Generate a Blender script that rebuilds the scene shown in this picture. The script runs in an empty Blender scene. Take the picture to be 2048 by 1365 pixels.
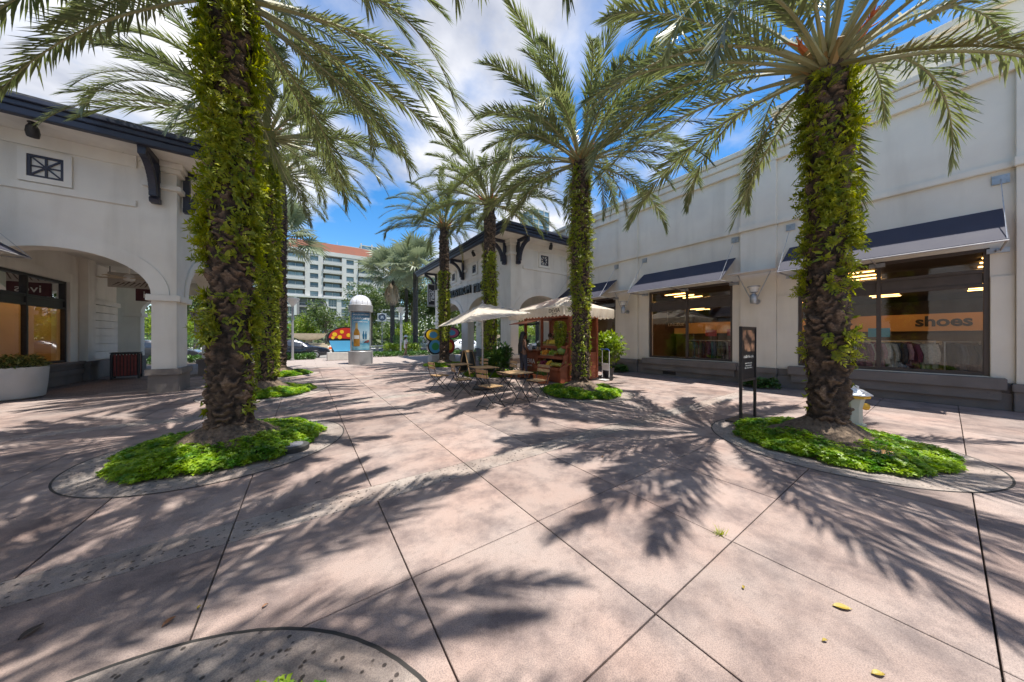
import bpy, bmesh, math, random
import numpy as np
from mathutils import Vector, Matrix, Euler

# ------------------------------------------------------------------ camera, sky, sun, exposure
scene = bpy.context.scene
YAW = math.radians(34.6)          # the walk runs along +Y, the camera looks 34.6 deg to its right
CAMH = 1.5
FPX = 600.0                       # focal length in pixels of a 2048 px wide picture
cam_d = bpy.data.cameras.new("camera")
cam = bpy.data.objects.new("camera", cam_d)
scene.collection.objects.link(cam)
cam.location = (0, 0, CAMH)
cam.rotation_euler = (math.radians(90), 0, -YAW)
cam_d.sensor_width = 36.0
cam_d.lens = 36.0 * FPX / 2048.0
cam_d.shift_y = -6.5 / 2048.0
cam_d.clip_start = 0.05
cam_d.clip_end = 3000
scene.camera = cam

SUN_VEC = Vector((0.145, -0.20, 1.0)).normalized()       # towards the sun
world = bpy.data.worlds.new("World")
scene.world = world
world.use_nodes = True
wn, wl = world.node_tree.nodes, world.node_tree.links
wn.clear()
w_out = wn.new("ShaderNodeOutputWorld")
w_bg = wn.new("ShaderNodeBackground")
w_sky = wn.new("ShaderNodeTexSky")
w_sky.sky_type = 'NISHITA'
w_sky.sun_disc = False
w_sky.sun_elevation = math.asin(SUN_VEC.z)
w_sky.sun_rotation = math.atan2(SUN_VEC.x, SUN_VEC.y)
w_sky.air_density = 1.0
w_sky.dust_density = 0.4
w_sky.ozone_density = 1.5
w_bg.inputs["Strength"].default_value = 0.15
tc = wn.new("ShaderNodeTexCoord")
sep = wn.new("ShaderNodeSeparateXYZ")
wl.new(tc.outputs["Generated"], sep.inputs[0])
zadd = wn.new("ShaderNodeMath"); zadd.operation = 'ADD'; zadd.inputs[1].default_value = 0.22
zmax = wn.new("ShaderNodeMath"); zmax.operation = 'MAXIMUM'; zmax.inputs[1].default_value = 0.0
wl.new(sep.outputs["Z"], zmax.inputs[0]); wl.new(zmax.outputs[0], zadd.inputs[0])
dx = wn.new("ShaderNodeMath"); dx.operation = 'DIVIDE'
dy = wn.new("ShaderNodeMath"); dy.operation = 'DIVIDE'
wl.new(sep.outputs["X"], dx.inputs[0]); wl.new(zadd.outputs[0], dx.inputs[1])
wl.new(sep.outputs["Y"], dy.inputs[0]); wl.new(zadd.outputs[0], dy.inputs[1])
cmb = wn.new("ShaderNodeCombineXYZ")
wl.new(dx.outputs[0], cmb.inputs[0]); wl.new(dy.outputs[0], cmb.inputs[1])
cmb.inputs[2].default_value = 3.7
def w_noise(scale, detail, rough, off):
    mp = wn.new("ShaderNodeMapping"); mp.inputs["Location"].default_value = off
    n = wn.new("ShaderNodeTexNoise")
    n.inputs["Scale"].default_value = scale
    n.inputs["Detail"].default_value = detail
    n.inputs["Roughness"].default_value = rough
    wl.new(cmb.outputs[0], mp.inputs[0]); wl.new(mp.outputs[0], n.inputs["Vector"])
    return n
CLOUD_OFF = (-14.17, -1.80, 0.0)
cn = w_noise(0.85, 9.0, 0.56, CLOUD_OFF)
cr = wn.new("ShaderNodeValToRGB")
cr.color_ramp.elements[0].position = 0.50
cr.color_ramp.elements[1].position = 0.62
wl.new(cn.outputs[0], cr.inputs[0])
cn2 = w_noise(1.7, 6.0, 0.55, (9.1, 3.3, 1.0))
cr2 = wn.new("ShaderNodeValToRGB")
cr2.color_ramp.elements[0].position = 0.36
cr2.color_ramp.elements[0].color = (1.2, 1.33, 1.68, 1)
cr2.color_ramp.elements[1].position = 0.64
cr2.color_ramp.elements[1].color = (3.2, 3.2, 3.28, 1)
wl.new(cn2.outputs[0], cr2.inputs[0])
w_hs = wn.new("ShaderNodeHueSaturation"); w_hs.inputs["Saturation"].default_value = 1.4; w_hs.inputs["Value"].default_value = 0.58
wl.new(w_sky.outputs[0], w_hs.inputs["Color"])
w_mix = wn.new("ShaderNodeMixRGB")
wl.new(cr.outputs[0], w_mix.inputs[0]); wl.new(w_hs.outputs[0], w_mix.inputs[1]); wl.new(cr2.outputs[0], w_mix.inputs[2])
wl.new(w_mix.outputs[0], w_bg.inputs["Color"])
wl.new(w_bg.outputs[0], w_out.inputs[0])

sun_d = bpy.data.lights.new("sun", 'SUN')
sun_d.energy = 3.2
sun_d.angle = math.radians(0.55)
sun_d.color = (1.0, 0.95, 0.87)
sun = bpy.data.objects.new("sun", sun_d)
scene.collection.objects.link(sun)
sun.rotation_euler = SUN_VEC.to_track_quat('Z', 'Y').to_euler()
sun.location = (10, -10, 40)

scene.render.engine = 'CYCLES'
scene.view_settings.view_transform = 'Standard'
scene.view_settings.look = 'None'
scene.view_settings.exposure = 1.38
scene.view_settings.gamma = 1.0
scene.cycles.use_denoising = True
scene.cycles.max_bounces = 8
scene.cycles.diffuse_bounces = 4
scene.cycles.glossy_bounces = 3
scene.cycles.transparent_max_bounces = 12
scene.cycles.sample_clamp_indirect = 8.0
scene.cycles.caustics_reflective = False
scene.cycles.caustics_refractive = False

# ------------------------------------------------------------------ helpers
SC, CC = math.sin(YAW), math.cos(YAW)
def project(x, y, z):
    d = x * SC + y * CC
    if d < 0.05: return None
    r = x * CC - y * SC
    return 1024 + r / d * FPX, 676 - (z - CAMH) / d * FPX
def in_view(pts, m=20):
    ps = [project(*p) for p in pts]
    ok = [p for p in ps if p]
    if not ok: return False
    if len(ok) < len(ps): return True
    return max(p[0] for p in ok) > -m and min(p[0] for p in ok) < 2048 + m and max(p[1] for p in ok) > -m and min(p[1] for p in ok) < 1365 + m

COL = scene.collection
def tag(o, label=None, cat=None, group=None, kind=None):
    if label: o["label"] = label
    if cat: o["category"] = cat
    if group: o["group"] = group
    if kind: o["kind"] = kind
    return o
def empty(name, loc=(0, 0, 0), rz=0.0, label=None, cat=None, group=None):
    o = bpy.data.objects.new(name, None)
    o.empty_display_size = 0.2
    COL.objects.link(o)
    o.location = loc
    o.rotation_euler = (0, 0, rz)
    return tag(o, label, cat, group)
def link(name, me, mat=None, parent=None, loc=None, rot=None):
    o = bpy.data.objects.new(name, me)
    COL.objects.link(o)
    if mat is not None and not me.materials: me.materials.append(mat)
    if parent: o.parent = parent
    if loc is not None: o.location = loc
    if rot is not None: o.rotation_euler = rot
    return o
def copy_tree(o, parent=None):
    c = o.copy(); COL.objects.link(c); c.parent = parent
    for ch in list(o.children): copy_tree(ch, c)
    return c
def np_mesh(name, verts, quads, smooth=False):
    verts = np.asarray(verts, dtype=np.float32); quads = np.asarray(quads, dtype=np.int32)
    me = bpy.data.meshes.new(name)
    k = quads.shape[1]
    me.vertices.add(len(verts)); me.vertices.foreach_set("co", verts.ravel())
    me.loops.add(quads.size); me.loops.foreach_set("vertex_index", quads.ravel())
    me.polygons.add(len(quads))
    me.polygons.foreach_set("loop_start", np.arange(0, quads.size, k, dtype=np.int32))
    me.polygons.foreach_set("loop_total", np.full(len(quads), k, dtype=np.int32))
    if smooth: me.polygons.foreach_set("use_smooth", np.ones(len(quads), dtype=bool))
    me.update(calc_edges=True)
    return me

class MB:
    def __init__(s): s.v = []; s.f = []
    def add(s, vs, fs):
        b = len(s.v); s.v += [tuple(v) for v in vs]; s.f += [tuple(b + i for i in f) for f in fs]
        return s
    def box(s, x0, x1, y0, y1, z0, z1):
        if x0 > x1: x0, x1 = x1, x0
        if y0 > y1: y0, y1 = y1, y0
        return s.add([(x0,y0,z0),(x1,y0,z0),(x1,y1,z0),(x0,y1,z0),(x0,y0,z1),(x1,y0,z1),(x1,y1,z1),(x0,y1,z1)],
              [(0,3,2,1),(4,5,6,7),(0,1,5,4),(1,2,6,5),(2,3,7,6),(3,0,4,7)])
    def cbox(s, c, size): 
        x,y,z = c; a,b,d = size
        return s.box(x-a/2,x+a/2,y-b/2,y+b/2,z-d/2,z+d/2)
    def bar(s, p0, p1, w, h=None, up=(0,0,1)):
        h = h or w
        p0, p1 = Vector(p0), Vector(p1); t = (p1-p0).normalized(); u = Vector(up)
        if abs(t.dot(u)) > .98: u = Vector((1,0,0))
        a = t.cross(u).normalized(); b = a.cross(t).normalized()
        vs = []
        for p in (p0, p1):
            for i, j in ((-1,-1),(1,-1),(1,1),(-1,1)): vs.append(p + a*(i*w/2) + b*(j*h/2))
        return s.add(vs, [(0,1,2,3),(7,6,5,4),(0,4,5,1),(1,5,6,2),(2,6,7,3),(3,7,4,0)])
    def tube(s, pts, r, n=8, caps=True):
        pts = [Vector(p) for p in pts]
        rs = r if isinstance(r, (list, tuple)) else [r]*len(pts)
        b0 = len(s.v); prev = None
        for i, p in enumerate(pts):
            t = (pts[min(i+1, len(pts)-1)] - pts[max(i-1, 0)]).normalized()
            if prev is None:
                u = Vector((0,0,1)) if abs(t.z) < .9 else Vector((1,0,0))
                a = t.cross(u).normalized()
            else:
                a = (prev - t*prev.dot(t)).normalized()
            prev = a; b = t.cross(a)
            for k in range(n):
                an = 2*math.pi*k/n
                s.v.append(tuple(p + (a*math.cos(an) + b*math.sin(an))*rs[i]))
        for i in range(len(pts)-1):
            for k in range(n):
                k2 = (k+1) % n
                s.f.append((b0+i*n+k, b0+i*n+k2, b0+(i+1)*n+k2, b0+(i+1)*n+k))
        if caps:
            s.f.append(tuple(b0+k for k in range(n))[::-1]); s.f.append(tuple(b0+(len(pts)-1)*n+k for k in range(n)))
        return s
    def lathe(s, prof, n=20, c=(0,0,0), a0=0.0):
        b0 = len(s.v)
        for r, z in prof:
            for k in range(n):
                an = a0 + 2*math.pi*k/n
                s.v.append((c[0]+r*math.cos(an), c[1]+r*math.sin(an), c[2]+z))
        for i in range(len(prof)-1):
            for k in range(n):
                k2 = (k+1) % n
                s.f.append((b0+i*n+k, b0+i*n+k2, b0+(i+1)*n+k2, b0+(i+1)*n+k))
        s.f.append(tuple(b0+k for k in range(n))[::-1]); s.f.append(tuple(b0+(len(prof)-1)*n+k for k in range(n)))
        return s
    def prism(s, poly, mp, t0, t1):
        """poly: 2d outline; mp(a, b, t) -> 3d; extruded from t0 to t1"""
        n = len(poly)
        vs = [mp(a, b, t0) for a, b in poly] + [mp(a, b, t1) for a, b in poly]
        fs = [tuple(range(n))[::-1], tuple(range(n, 2*n))] + [(i, (i+1) % n, n+(i+1) % n, n+i) for i in range(n)]
        return s.add(vs, fs)
    def sphere(s, c, r, n=10, m=7, sc=(1,1,1)):
        b0 = len(s.v)
        for i in range(1, m):
            th = math.pi*i/m
            for k in range(n):
                an = 2*math.pi*k/n
                s.v.append((c[0]+r*sc[0]*math.sin(th)*math.cos(an), c[1]+r*sc[1]*math.sin(th)*math.sin(an), c[2]+r*sc[2]*math.cos(th)))
        t = len(s.v); s.v.append((c[0],c[1],c[2]+r*sc[2])); s.v.append((c[0],c[1],c[2]-r*sc[2]))
        for i in range(m-2):
            for k in range(n):
                k2 = (k+1) % n
                s.f.append((b0+i*n+k, b0+(i+1)*n+k, b0+(i+1)*n+k2, b0+i*n+k2))
        for k in range(n):
            k2 = (k+1) % n
            s.f.append((t, b0+k, b0+k2)); s.f.append((t+1, b0+(m-2)*n+k2, b0+(m-2)*n+k))
        return s
    def mesh(s, name, off=None):
        me = bpy.data.meshes.new(name)
        vs = s.v if off is None else [(v[0]-off[0], v[1]-off[1], v[2]-off[2]) for v in s.v]
        me.from_pydata(vs, [], s.f); me.update()
        return me
    def build(s, name, mat, parent=None, smooth=False, world=False, bevel=0.0):
        off = None
        if world and parent is not None:
            off = Vector(parent.location); q = parent.parent
            while q is not None: off = off + Vector(q.location); q = q.parent
        me = s.mesh(name, off)
        bm = bmesh.new(); bm.from_mesh(me); bmesh.ops.recalc_face_normals(bm, faces=bm.faces)
        if bevel > 0:
            ed = [e for e in bm.edges if len(e.link_faces) == 2 and e.calc_face_angle(0) > 0.6]
            bmesh.ops.bevel(bm, geom=ed, offset=bevel, segments=2, affect='EDGES', clamp_overlap=True)
        bm.to_mesh(me); bm.free()
        if smooth:
            for p in me.polygons: p.use_smooth = True
            try: me.set_sharp_from_angle(angle=math.radians(40))
            except Exception: pass
        return link(name, me, mat, parent)

def text_mesh(s, size, extrude=0.01, align='CENTER', bold=0.0, shear=0.0):
    cu = bpy.data.curves.new("text", 'FONT'); cu.body = s; cu.size = size; cu.extrude = extrude
    cu.align_x = align; cu.align_y = 'CENTER'; cu.offset = bold; cu.shear = shear; cu.resolution_u = 3
    o = bpy.data.objects.new("text", cu); COL.objects.link(o)
    bpy.context.view_layer.update()
    dg = bpy.context.evaluated_depsgraph_get()
    me = bpy.data.meshes.new_from_object(o.evaluated_get(dg))
    bpy.data.objects.remove(o); bpy.data.curves.remove(cu)
    return me
def basis(xd, yd, loc):
    x, y = Vector(xd), Vector(yd); z = x.cross(y)
    m = Matrix((x, y, z)).transposed().to_4x4(); m.translation = Vector(loc)
    return m
def text(name, s, size, mat, parent, xd, yd, loc, extrude=0.01, bold=0.0, align='CENTER', shear=0.0, sx=1.0):
    me = text_mesh(s, size, extrude, align, bold, shear)
    me.transform(Matrix.Diagonal((sx, 1, 1, 1)))
    me.transform(basis(xd, yd, (0, 0, 0)))
    me.materials.clear()
    p = Vector(loc)
    q = parent
    while q is not None: p = p - Vector(q.location); q = q.parent
    return link(name, me, mat, parent, loc=p)

# ------------------------------------------------------------------ materials
def srgb(r, g, b):
    f = lambda c: (c/255/12.92) if c/255 <= .04045 else ((c/255+.055)/1.055)**2.4
    return (f(r), f(g), f(b))
def pmat(name, c1, c2=None, rough=.6, scale=6.0, detail=5.0, bump=0.0, bscale=40.0, metallic=0.0, spec=.5, rand=0.0, contrast=(.3,.7), coord='pos', coat=0.0, translucent=0.0):
    m = bpy.data.materials.new(name); m.use_nodes = True
    n, l = m.node_tree.nodes, m.node_tree.links
    b = n["Principled BSDF"]
    b.inputs["Roughness"].default_value = rough
    b.inputs["Metallic"].default_value = metallic
    b.inputs["Specular IOR Level"].default_value = spec
    if coat: b.inputs["Coat Weight"].default_value = coat; b.inputs["Coat Roughness"].default_value = .05
    if coord == 'pos': vec = n.new("ShaderNodeNewGeometry").outputs["Position"]
    else: vec = n.new("ShaderNodeTexCoord").outputs["Object"]
    col = None
    if c2 is not None:
        t = n.new("ShaderNodeTexNoise"); t.inputs["Scale"].default_value = scale; t.inputs["Detail"].default_value = detail
        l.new(vec, t.inputs["Vector"])
        r = n.new("ShaderNodeValToRGB")
        r.color_ramp.elements[0].position, r.color_ramp.elements[1].position = contrast
        r.color_ramp.elements[0].color = (*c1, 1); r.color_ramp.elements[1].color = (*c2, 1)
        l.new(t.outputs[0], r.inputs[0]); col = r.outputs[0]
        rr = n.new("ShaderNodeMapRange"); rr.inputs[3].default_value = max(rough-.08, 0); rr.inputs[4].default_value = min(rough+.1, 1)
        l.new(t.outputs[0], rr.inputs[0]); l.new(rr.outputs[0], b.inputs["Roughness"])
    if rand:
        oi = n.new("ShaderNodeObjectInfo")
        mr = n.new("ShaderNodeMapRange"); mr.inputs[3].default_value = 1-rand; mr.inputs[4].default_value = 1+rand
        l.new(oi.outputs["Random"], mr.inputs[0])
        hs = n.new("ShaderNodeHueSaturation")
        if col is not None: l.new(col, hs.inputs["Color"])
        else: hs.inputs["Color"].default_value = (*c1, 1)
        l.new(mr.outputs[0], hs.inputs["Value"]); col = hs.outputs[0]
    if col is not None: l.new(col, b.inputs["Base Color"])
    else: b.inputs["Base Color"].default_value = (*c1, 1)
    if bump:
        t2 = n.new("ShaderNodeTexNoise"); t2.inputs["Scale"].default_value = bscale; t2.inputs["Detail"].default_value = 4
        l.new(vec, t2.inputs["Vector"])
        bp = n.new("ShaderNodeBump"); bp.inputs["Strength"].default_value = bump; bp.inputs["Distance"].default_value = .02
        l.new(t2.outputs[0], bp.inputs["Height"]); l.new(bp.outputs[0], b.inputs["Normal"])
    if translucent:
        tr = n.new("ShaderNodeBsdfTranslucent")
        if col is not None:
            g = n.new("ShaderNodeHueSaturation"); g.inputs["Value"].default_value = 1.5; g.inputs["Saturation"].default_value = 1.15
            l.new(col, g.inputs["Color"]); l.new(g.outputs[0], tr.inputs[0])
        else: tr.inputs[0].default_value = (*[c*1.5 for c in c1], 1)
        mx = n.new("ShaderNodeMixShader"); mx.inputs[0].default_value = translucent
        out = n["Material Output"]
        l.new(b.outputs[0], mx.inputs[1]); l.new(tr.outputs[0], mx.inputs[2]); l.new(mx.outputs[0], out.inputs[0])
    return m
def glass_mat(name, tint=(.85,.88,.88), refl=.05):
    m = bpy.data.materials.new(name); m.use_nodes = True
    n, l = m.node_tree.nodes, m.node_tree.links; n.clear()
    out = n.new("ShaderNodeOutputMaterial"); t = n.new("ShaderNodeBsdfTransparent"); g = n.new("ShaderNodeBsdfGlossy")
    t.inputs[0].default_value = (*tint, 1); g.inputs["Roughness"].default_value = .0
    fr = n.new("ShaderNodeFresnel"); fr.inputs[0].default_value = 1.55
    ad = n.new("ShaderNodeMath"); ad.operation = 'ADD'; ad.inputs[1].default_value = refl; ad.use_clamp = True
    mx = n.new("ShaderNodeMixShader")
    l.new(fr.outputs[0], ad.inputs[0]); l.new(ad.outputs[0], mx.inputs[0]); l.new(t.outputs[0], mx.inputs[1]); l.new(g.outputs[0], mx.inputs[2]); l.new(mx.outputs[0], out.inputs[0])
    return m
def emit_mat(name, c, s):
    m = bpy.data.materials.new(name); m.use_nodes = True
    b = m.node_tree.nodes["Principled BSDF"]; b.inputs["Base Color"].default_value = (*c, 1)
    b.inputs["Emission Color"].default_value = (*c, 1); b.inputs["Emission Strength"].default_value = s
    return m

def concrete_mat(name, base, dark, pits=False):
    m = bpy.data.materials.new(name); m.use_nodes = True
    n, l = m.node_tree.nodes, m.node_tree.links; b = n["Principled BSDF"]
    pos = n.new("ShaderNodeNewGeometry").outputs["Position"]
    def noise(sc, det=6, ro=.6):
        t = n.new("ShaderNodeTexNoise"); t.inputs["Scale"].default_value = sc; t.inputs["Detail"].default_value = det; t.inputs["Roughness"].default_value = ro
        l.new(pos, t.inputs["Vector"]); return t.outputs[0]
    def ramp(src, p0, p1, a, c):
        r = n.new("ShaderNodeValToRGB"); r.color_ramp.elements[0].position = p0; r.color_ramp.elements[1].position = p1
        r.color_ramp.elements[0].color = (*a, 1); r.color_ramp.elements[1].color = (*c, 1); l.new(src, r.inputs[0]); return r.outputs[0]
    def mul(a, c, f=1.0):
        x = n.new("ShaderNodeMixRGB"); x.blend_type = 'MULTIPLY'; x.inputs[0].default_value = f
        l.new(a, x.inputs[1]); l.new(c, x.inputs[2]); return x.outputs[0]
    c = ramp(noise(.9, 5), .32, .68, base, tuple(v*k for v, k in zip(base, (1.04, .90, .84))))
    c = mul(c, ramp(noise(2.6, 8, .68), .36, .56, dark, (1, 1, 1)), .8)          # grey weathering
    c = mul(c, ramp(noise(170, 2), .36, .60, (.66, .66, .68), (1.14, 1.13, 1.12)), .8)     # aggregate
    c = mul(c, ramp(noise(17, 4), .28, .42, (.70, .68, .66), (1, 1, 1)), .6)
    gv = n.new("ShaderNodeTexVoronoi"); gv.inputs["Scale"].default_value = 1.7; gv.inputs["Randomness"].default_value = 1.0; l.new(pos, gv.inputs["Vector"])
    c = mul(c, ramp(gv.outputs["Distance"], .018, .034, (.34, .33, .33), (1, 1, 1)), .85)      # old chewing gum
    gs = n.new("ShaderNodeTexVoronoi"); gs.inputs["Scale"].default_value = .42; l.new(pos, gs.inputs["Vector"])
    c = mul(c, ramp(gs.outputs["Distance"], .05, .30, (.70, .69, .70), (1, 1, 1)), .6)         # old spill marks
    oi = n.new("ShaderNodeObjectInfo"); mr = n.new("ShaderNodeMapRange"); mr.inputs[3].default_value = .82; mr.inputs[4].default_value = 1.12
    l.new(oi.outputs["Random"], mr.inputs[0]); hs = n.new("ShaderNodeHueSaturation"); l.new(c, hs.inputs["Color"]); l.new(mr.outputs[0], hs.inputs["Value"])
    c = hs.outputs[0]
    bp = n.new("ShaderNodeBump"); bp.inputs["Strength"].default_value = .35; bp.inputs["Distance"].default_value = .004
    l.new(noise(140, 3), bp.inputs["Height"])
    if pits:
        v = n.new("ShaderNodeTexVoronoi"); v.inputs["Scale"].default_value = 24; l.new(pos, v.inputs["Vector"])
        mk = ramp(v.outputs["Distance"], .17, .27, (.16, .15, .15), (1, 1, 1))
        keep = ramp(noise(7, 3), .50, .60, (0, 0, 0), (1, 1, 1))
        x = n.new("ShaderNodeMixRGB"); x.blend_type = 'LIGHTEN'; x.inputs[0].default_value = 1; l.new(mk, x.inputs[1]); l.new(keep, x.inputs[2])
        c = mul(c, x.outputs[0], .9)
        b2 = n.new("ShaderNodeBump"); b2.inputs["Strength"].default_value = .8; b2.inputs["Distance"].default_value = .008
        l.new(x.outputs[0], b2.inputs["Height"]); l.new(bp.outputs[0], b2.inputs["Normal"]); bp = b2
    l.new(c, b.inputs["Base Color"]); l.new(bp.outputs[0], b.inputs["Normal"])
    b.inputs["Roughness"].default_value = .75; b.inputs["Specular IOR Level"].default_value = .35
    return m
def brick_mat(name, c1, c2, mortar, bw=.2, bh=.1, rough=.8):
    m = bpy.data.materials.new(name); m.use_nodes = True
    n, l = m.node_tree.nodes, m.node_tree.links; b = n["Principled BSDF"]
    pos = n.new("ShaderNodeNewGeometry").outputs["Position"]
    t = n.new("ShaderNodeTexBrick"); t.inputs["Scale"].default_value = 1.0; t.inputs["Brick Width"].default_value = bw; t.inputs["Row Height"].default_value = bh
    t.inputs["Mortar Size"].default_value = .006; t.inputs["Color1"].default_value = (*c1, 1); t.inputs["Color2"].default_value = (*c2, 1); t.inputs["Mortar"].default_value = (*mortar, 1)
    l.new(pos, t.inputs["Vector"]); l.new(t.outputs[0], b.inputs["Base Color"])
    bp = n.new("ShaderNodeBump"); bp.invert = True; bp.inputs["Strength"].default_value = .6; bp.inputs["Distance"].default_value = .01
    l.new(t.outputs["Fac"], bp.inputs["Height"]); l.new(bp.outputs[0], b.inputs["Normal"]); b.inputs["Roughness"].default_value = rough
    return m

M = {}
M['slab'] = concrete_mat('slab_concrete', (.325, .268, .242), (.42, .42, .46))
M['band'] = concrete_mat('pitted_concrete', (.35, .315, .285), (.52, .52, .54), pits=True)
M['joint'] = pmat('joint', (.035, .032, .03), rough=.95)
M['far_slab'] = brick_mat('far_paving', (.325, .272, .247), (.30, .252, .228), (.10, .09, .08), 1.02, 1.13)
M['paver'] = brick_mat('arcade_paver', (.20, .155, .14), (.12, .10, .095), (.05, .045, .04), .2, .1)
M['asphalt'] = pmat('road', (.17, .16, .15), (.24, .225, .205), rough=.85, scale=3, bump=.3, bscale=120)
M['ground'] = pmat('ground', (.10, .13, .05), (.17, .19, .08), rough=.95, scale=.5)
M['kerb'] = pmat('kerb', (.40, .38, .35), (.5, .48, .44), rough=.8, scale=4, bump=.2)
def stucco_mat(name, c, streak=.5):
    """painted render with faint trowel marks, rain streaks and grime with a shape of their own"""
    m = bpy.data.materials.new(name); m.use_nodes = True
    n, l = m.node_tree.nodes, m.node_tree.links; b = n["Principled BSDF"]
    pos = n.new("ShaderNodeNewGeometry").outputs["Position"]
    def noise(sc, det, vec_scale=(1, 1, 1)):
        mp = n.new("ShaderNodeMapping"); mp.inputs["Scale"].default_value = vec_scale; l.new(pos, mp.inputs[0])
        t = n.new("ShaderNodeTexNoise"); t.inputs["Scale"].default_value = sc; t.inputs["Detail"].default_value = det; l.new(mp.outputs[0], t.inputs["Vector"]); return t.outputs[0]
    r = n.new("ShaderNodeValToRGB"); r.color_ramp.elements[0].position = .3; r.color_ramp.elements[1].position = .7
    r.color_ramp.elements[0].color = (*[x*.93 for x in c], 1); r.color_ramp.elements[1].color = (*[min(x*1.05, .85) for x in c], 1)
    l.new(noise(1.3, 6), r.inputs[0])
    s = n.new("ShaderNodeValToRGB"); s.color_ramp.elements[0].position = .33; s.color_ramp.elements[1].position = .5
    s.color_ramp.elements[0].color = (.78, .77, .75, 1); s.color_ramp.elements[1].color = (1, 1, 1, 1)
    l.new(noise(2.2, 7, (1, 1, .13)), s.inputs[0])
    x = n.new("ShaderNodeMixRGB"); x.blend_type = 'MULTIPLY'; x.inputs[0].default_value = streak
    l.new(r.outputs[0], x.inputs[1]); l.new(s.outputs[0], x.inputs[2]); l.new(x.outputs[0], b.inputs["Base Color"])
    bp = n.new("ShaderNodeBump"); bp.inputs["Strength"].default_value = .28; bp.inputs["Distance"].default_value = .008
    l.new(noise(55, 5), bp.inputs["Height"]); l.new(bp.outputs[0], b.inputs["Normal"]); b.inputs["Roughness"].default_value = .85
    b.inputs["Specular IOR Level"].default_value = .25
    return m
M['wall'] = stucco_mat('cream_stucco', (.82, .75, .625), .45)
M['white'] = stucco_mat('white_stucco', (.82, .78, .705), .5)
M['trim'] = stucco_mat('white_trim', (.82, .785, .715), .35)
M['plinth'] = pmat('taupe_plinth', (.165, .145, .13), (.235, .205, .185), rough=.8, scale=2, bump=.3, bscale=60)
M['navy'] = pmat('navy_paint', (.022, .025, .043), (.036, .039, .062), rough=.45, scale=3, bump=.05)
M['roof'] = pmat('roof_tile', (.05, .05, .055), (.10, .098, .095), rough=.7, scale=8, bump=.4)
M['awning'] = pmat('awning_canvas', (.028, .028, .048), (.04, .04, .062), rough=.75, scale=2.5, bump=.15, bscale=200)
M['bronze'] = pmat('bronze_frame', (.075, .058, .048), (.10, .078, .066), rough=.5, scale=5, metallic=.2)
M['black'] = pmat('black_metal', (.014, .014, .016), (.03, .03, .032), rough=.45, scale=10)
M['steel'] = pmat('galvanised', (.38, .39, .40), (.55, .56, .57), rough=.4, scale=9, metallic=.7)
M['greysteel'] = pmat('painted_grey_metal', (.36, .35, .35), (.42, .41, .41), rough=.4, scale=4, metallic=.35)
M['glass'] = glass_mat('shop_glass')
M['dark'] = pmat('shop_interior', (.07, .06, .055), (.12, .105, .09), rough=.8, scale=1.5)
M['shopfloor'] = pmat('shop_floor', (.12, .10, .09), (.18, .16, .14), rough=.35, scale=2)
M['orange_wall'] = emit_mat('lit_fascia', (.45, .22, .06), .05)
M['strip'] = emit_mat('strip_light', (1.0, .52, .15), 5.5)
M['shopwall'] = pmat('shop_wall', (.16, .13, .11), (.25, .21, .17), rough=.8, scale=1.2)
M['warmwall'] = pmat('warm_shop_wall', (.55, .44, .28), (.62, .5, .34), rough=.8, scale=1.5)
# ------------------------------------------------------------------ ground, paving, road
random.seed(3)
PALM_L = [(-.85, .8), (-.85, 5.65), (-.85, 10.5), (-.85, 15.35)]
PALM_R = [(6.12, .97), (6.24, 5.72), (6.2, 10.6), (6.2, 15.45)]
g = MB(); g.add([(-700,-300,-.13),(700,-300,-.13),(700,900,-.13),(-700,900,-.13)], [(0,1,2,3)])
tag(g.build('ground', M['ground']), kind='structure')
pave = MB().box(-14, 14, -26, 26.2, -.12, -.035).build('pavement', M['joint'])
tag(pave, kind='structure')
mesh_cache = {}
rest = MB()
def slab(x0, x1, y0, y1, mat, name='slab'):
    if not in_view([(x0,y0,0),(x1,y0,0),(x1,y1,0),(x0,y1,0),((x0+x1)/2,(y0+y1)/2,0)]):
        rest.box(x0+.004, x1-.004, y0+.004, y1-.004, -.05, 0); return
    w, h = round(x1-x0, 3), round(y1-y0, 3)
    key = (w, h, mat)
    if key not in mesh_cache:
        j = .004; b = .003
        mb = MB()
        a, c = w/2-j, h/2-j
        vs = [(-a,-c,-.05),(a,-c,-.05),(a,c,-.05),(-a,c,-.05),(-a,-c,-b),(a,-c,-b),(a,c,-b),(-a,c,-b),(-a+b,-c+b,0),(a-b,-c+b,0),(a-b,c-b,0),(-a+b,c-b,0)]
        mb.add(vs, [(0,1,5,4),(1,2,6,5),(2,3,7,6),(3,0,4,7),(4,5,9,8),(5,6,10,9),(6,7,11,10),(7,4,8,11),(8,9,10,11)])
        me = mb.mesh(name); me.materials.append(M[mat]); mesh_cache[key] = me
    o = link(name, mesh_cache[key], None, pave, loc=((x0+x1)/2, (y0+y1)/2, random.uniform(-.0012, .0012)))
XL = [.55 + 1.02*k for k in range(-7, 11)] + [11.86]
ROWS = []
YSTOP = 17.85
for b in range(-1, 4):
    yb = 3.14 + 4.85*b
    ROWS.append((yb-.16, yb+.16, 'band'))
    if b < 3:
        y0, y1 = yb+.16, yb+4.85-.16
        cuts = [y0, -.14, .9, 1.9, y1] if b == -1 else [y0+(y1-y0)*i/4 for i in range(5)]
        for i in range(4): ROWS.append((cuts[i], cuts[i+1], 'slab'))
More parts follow.
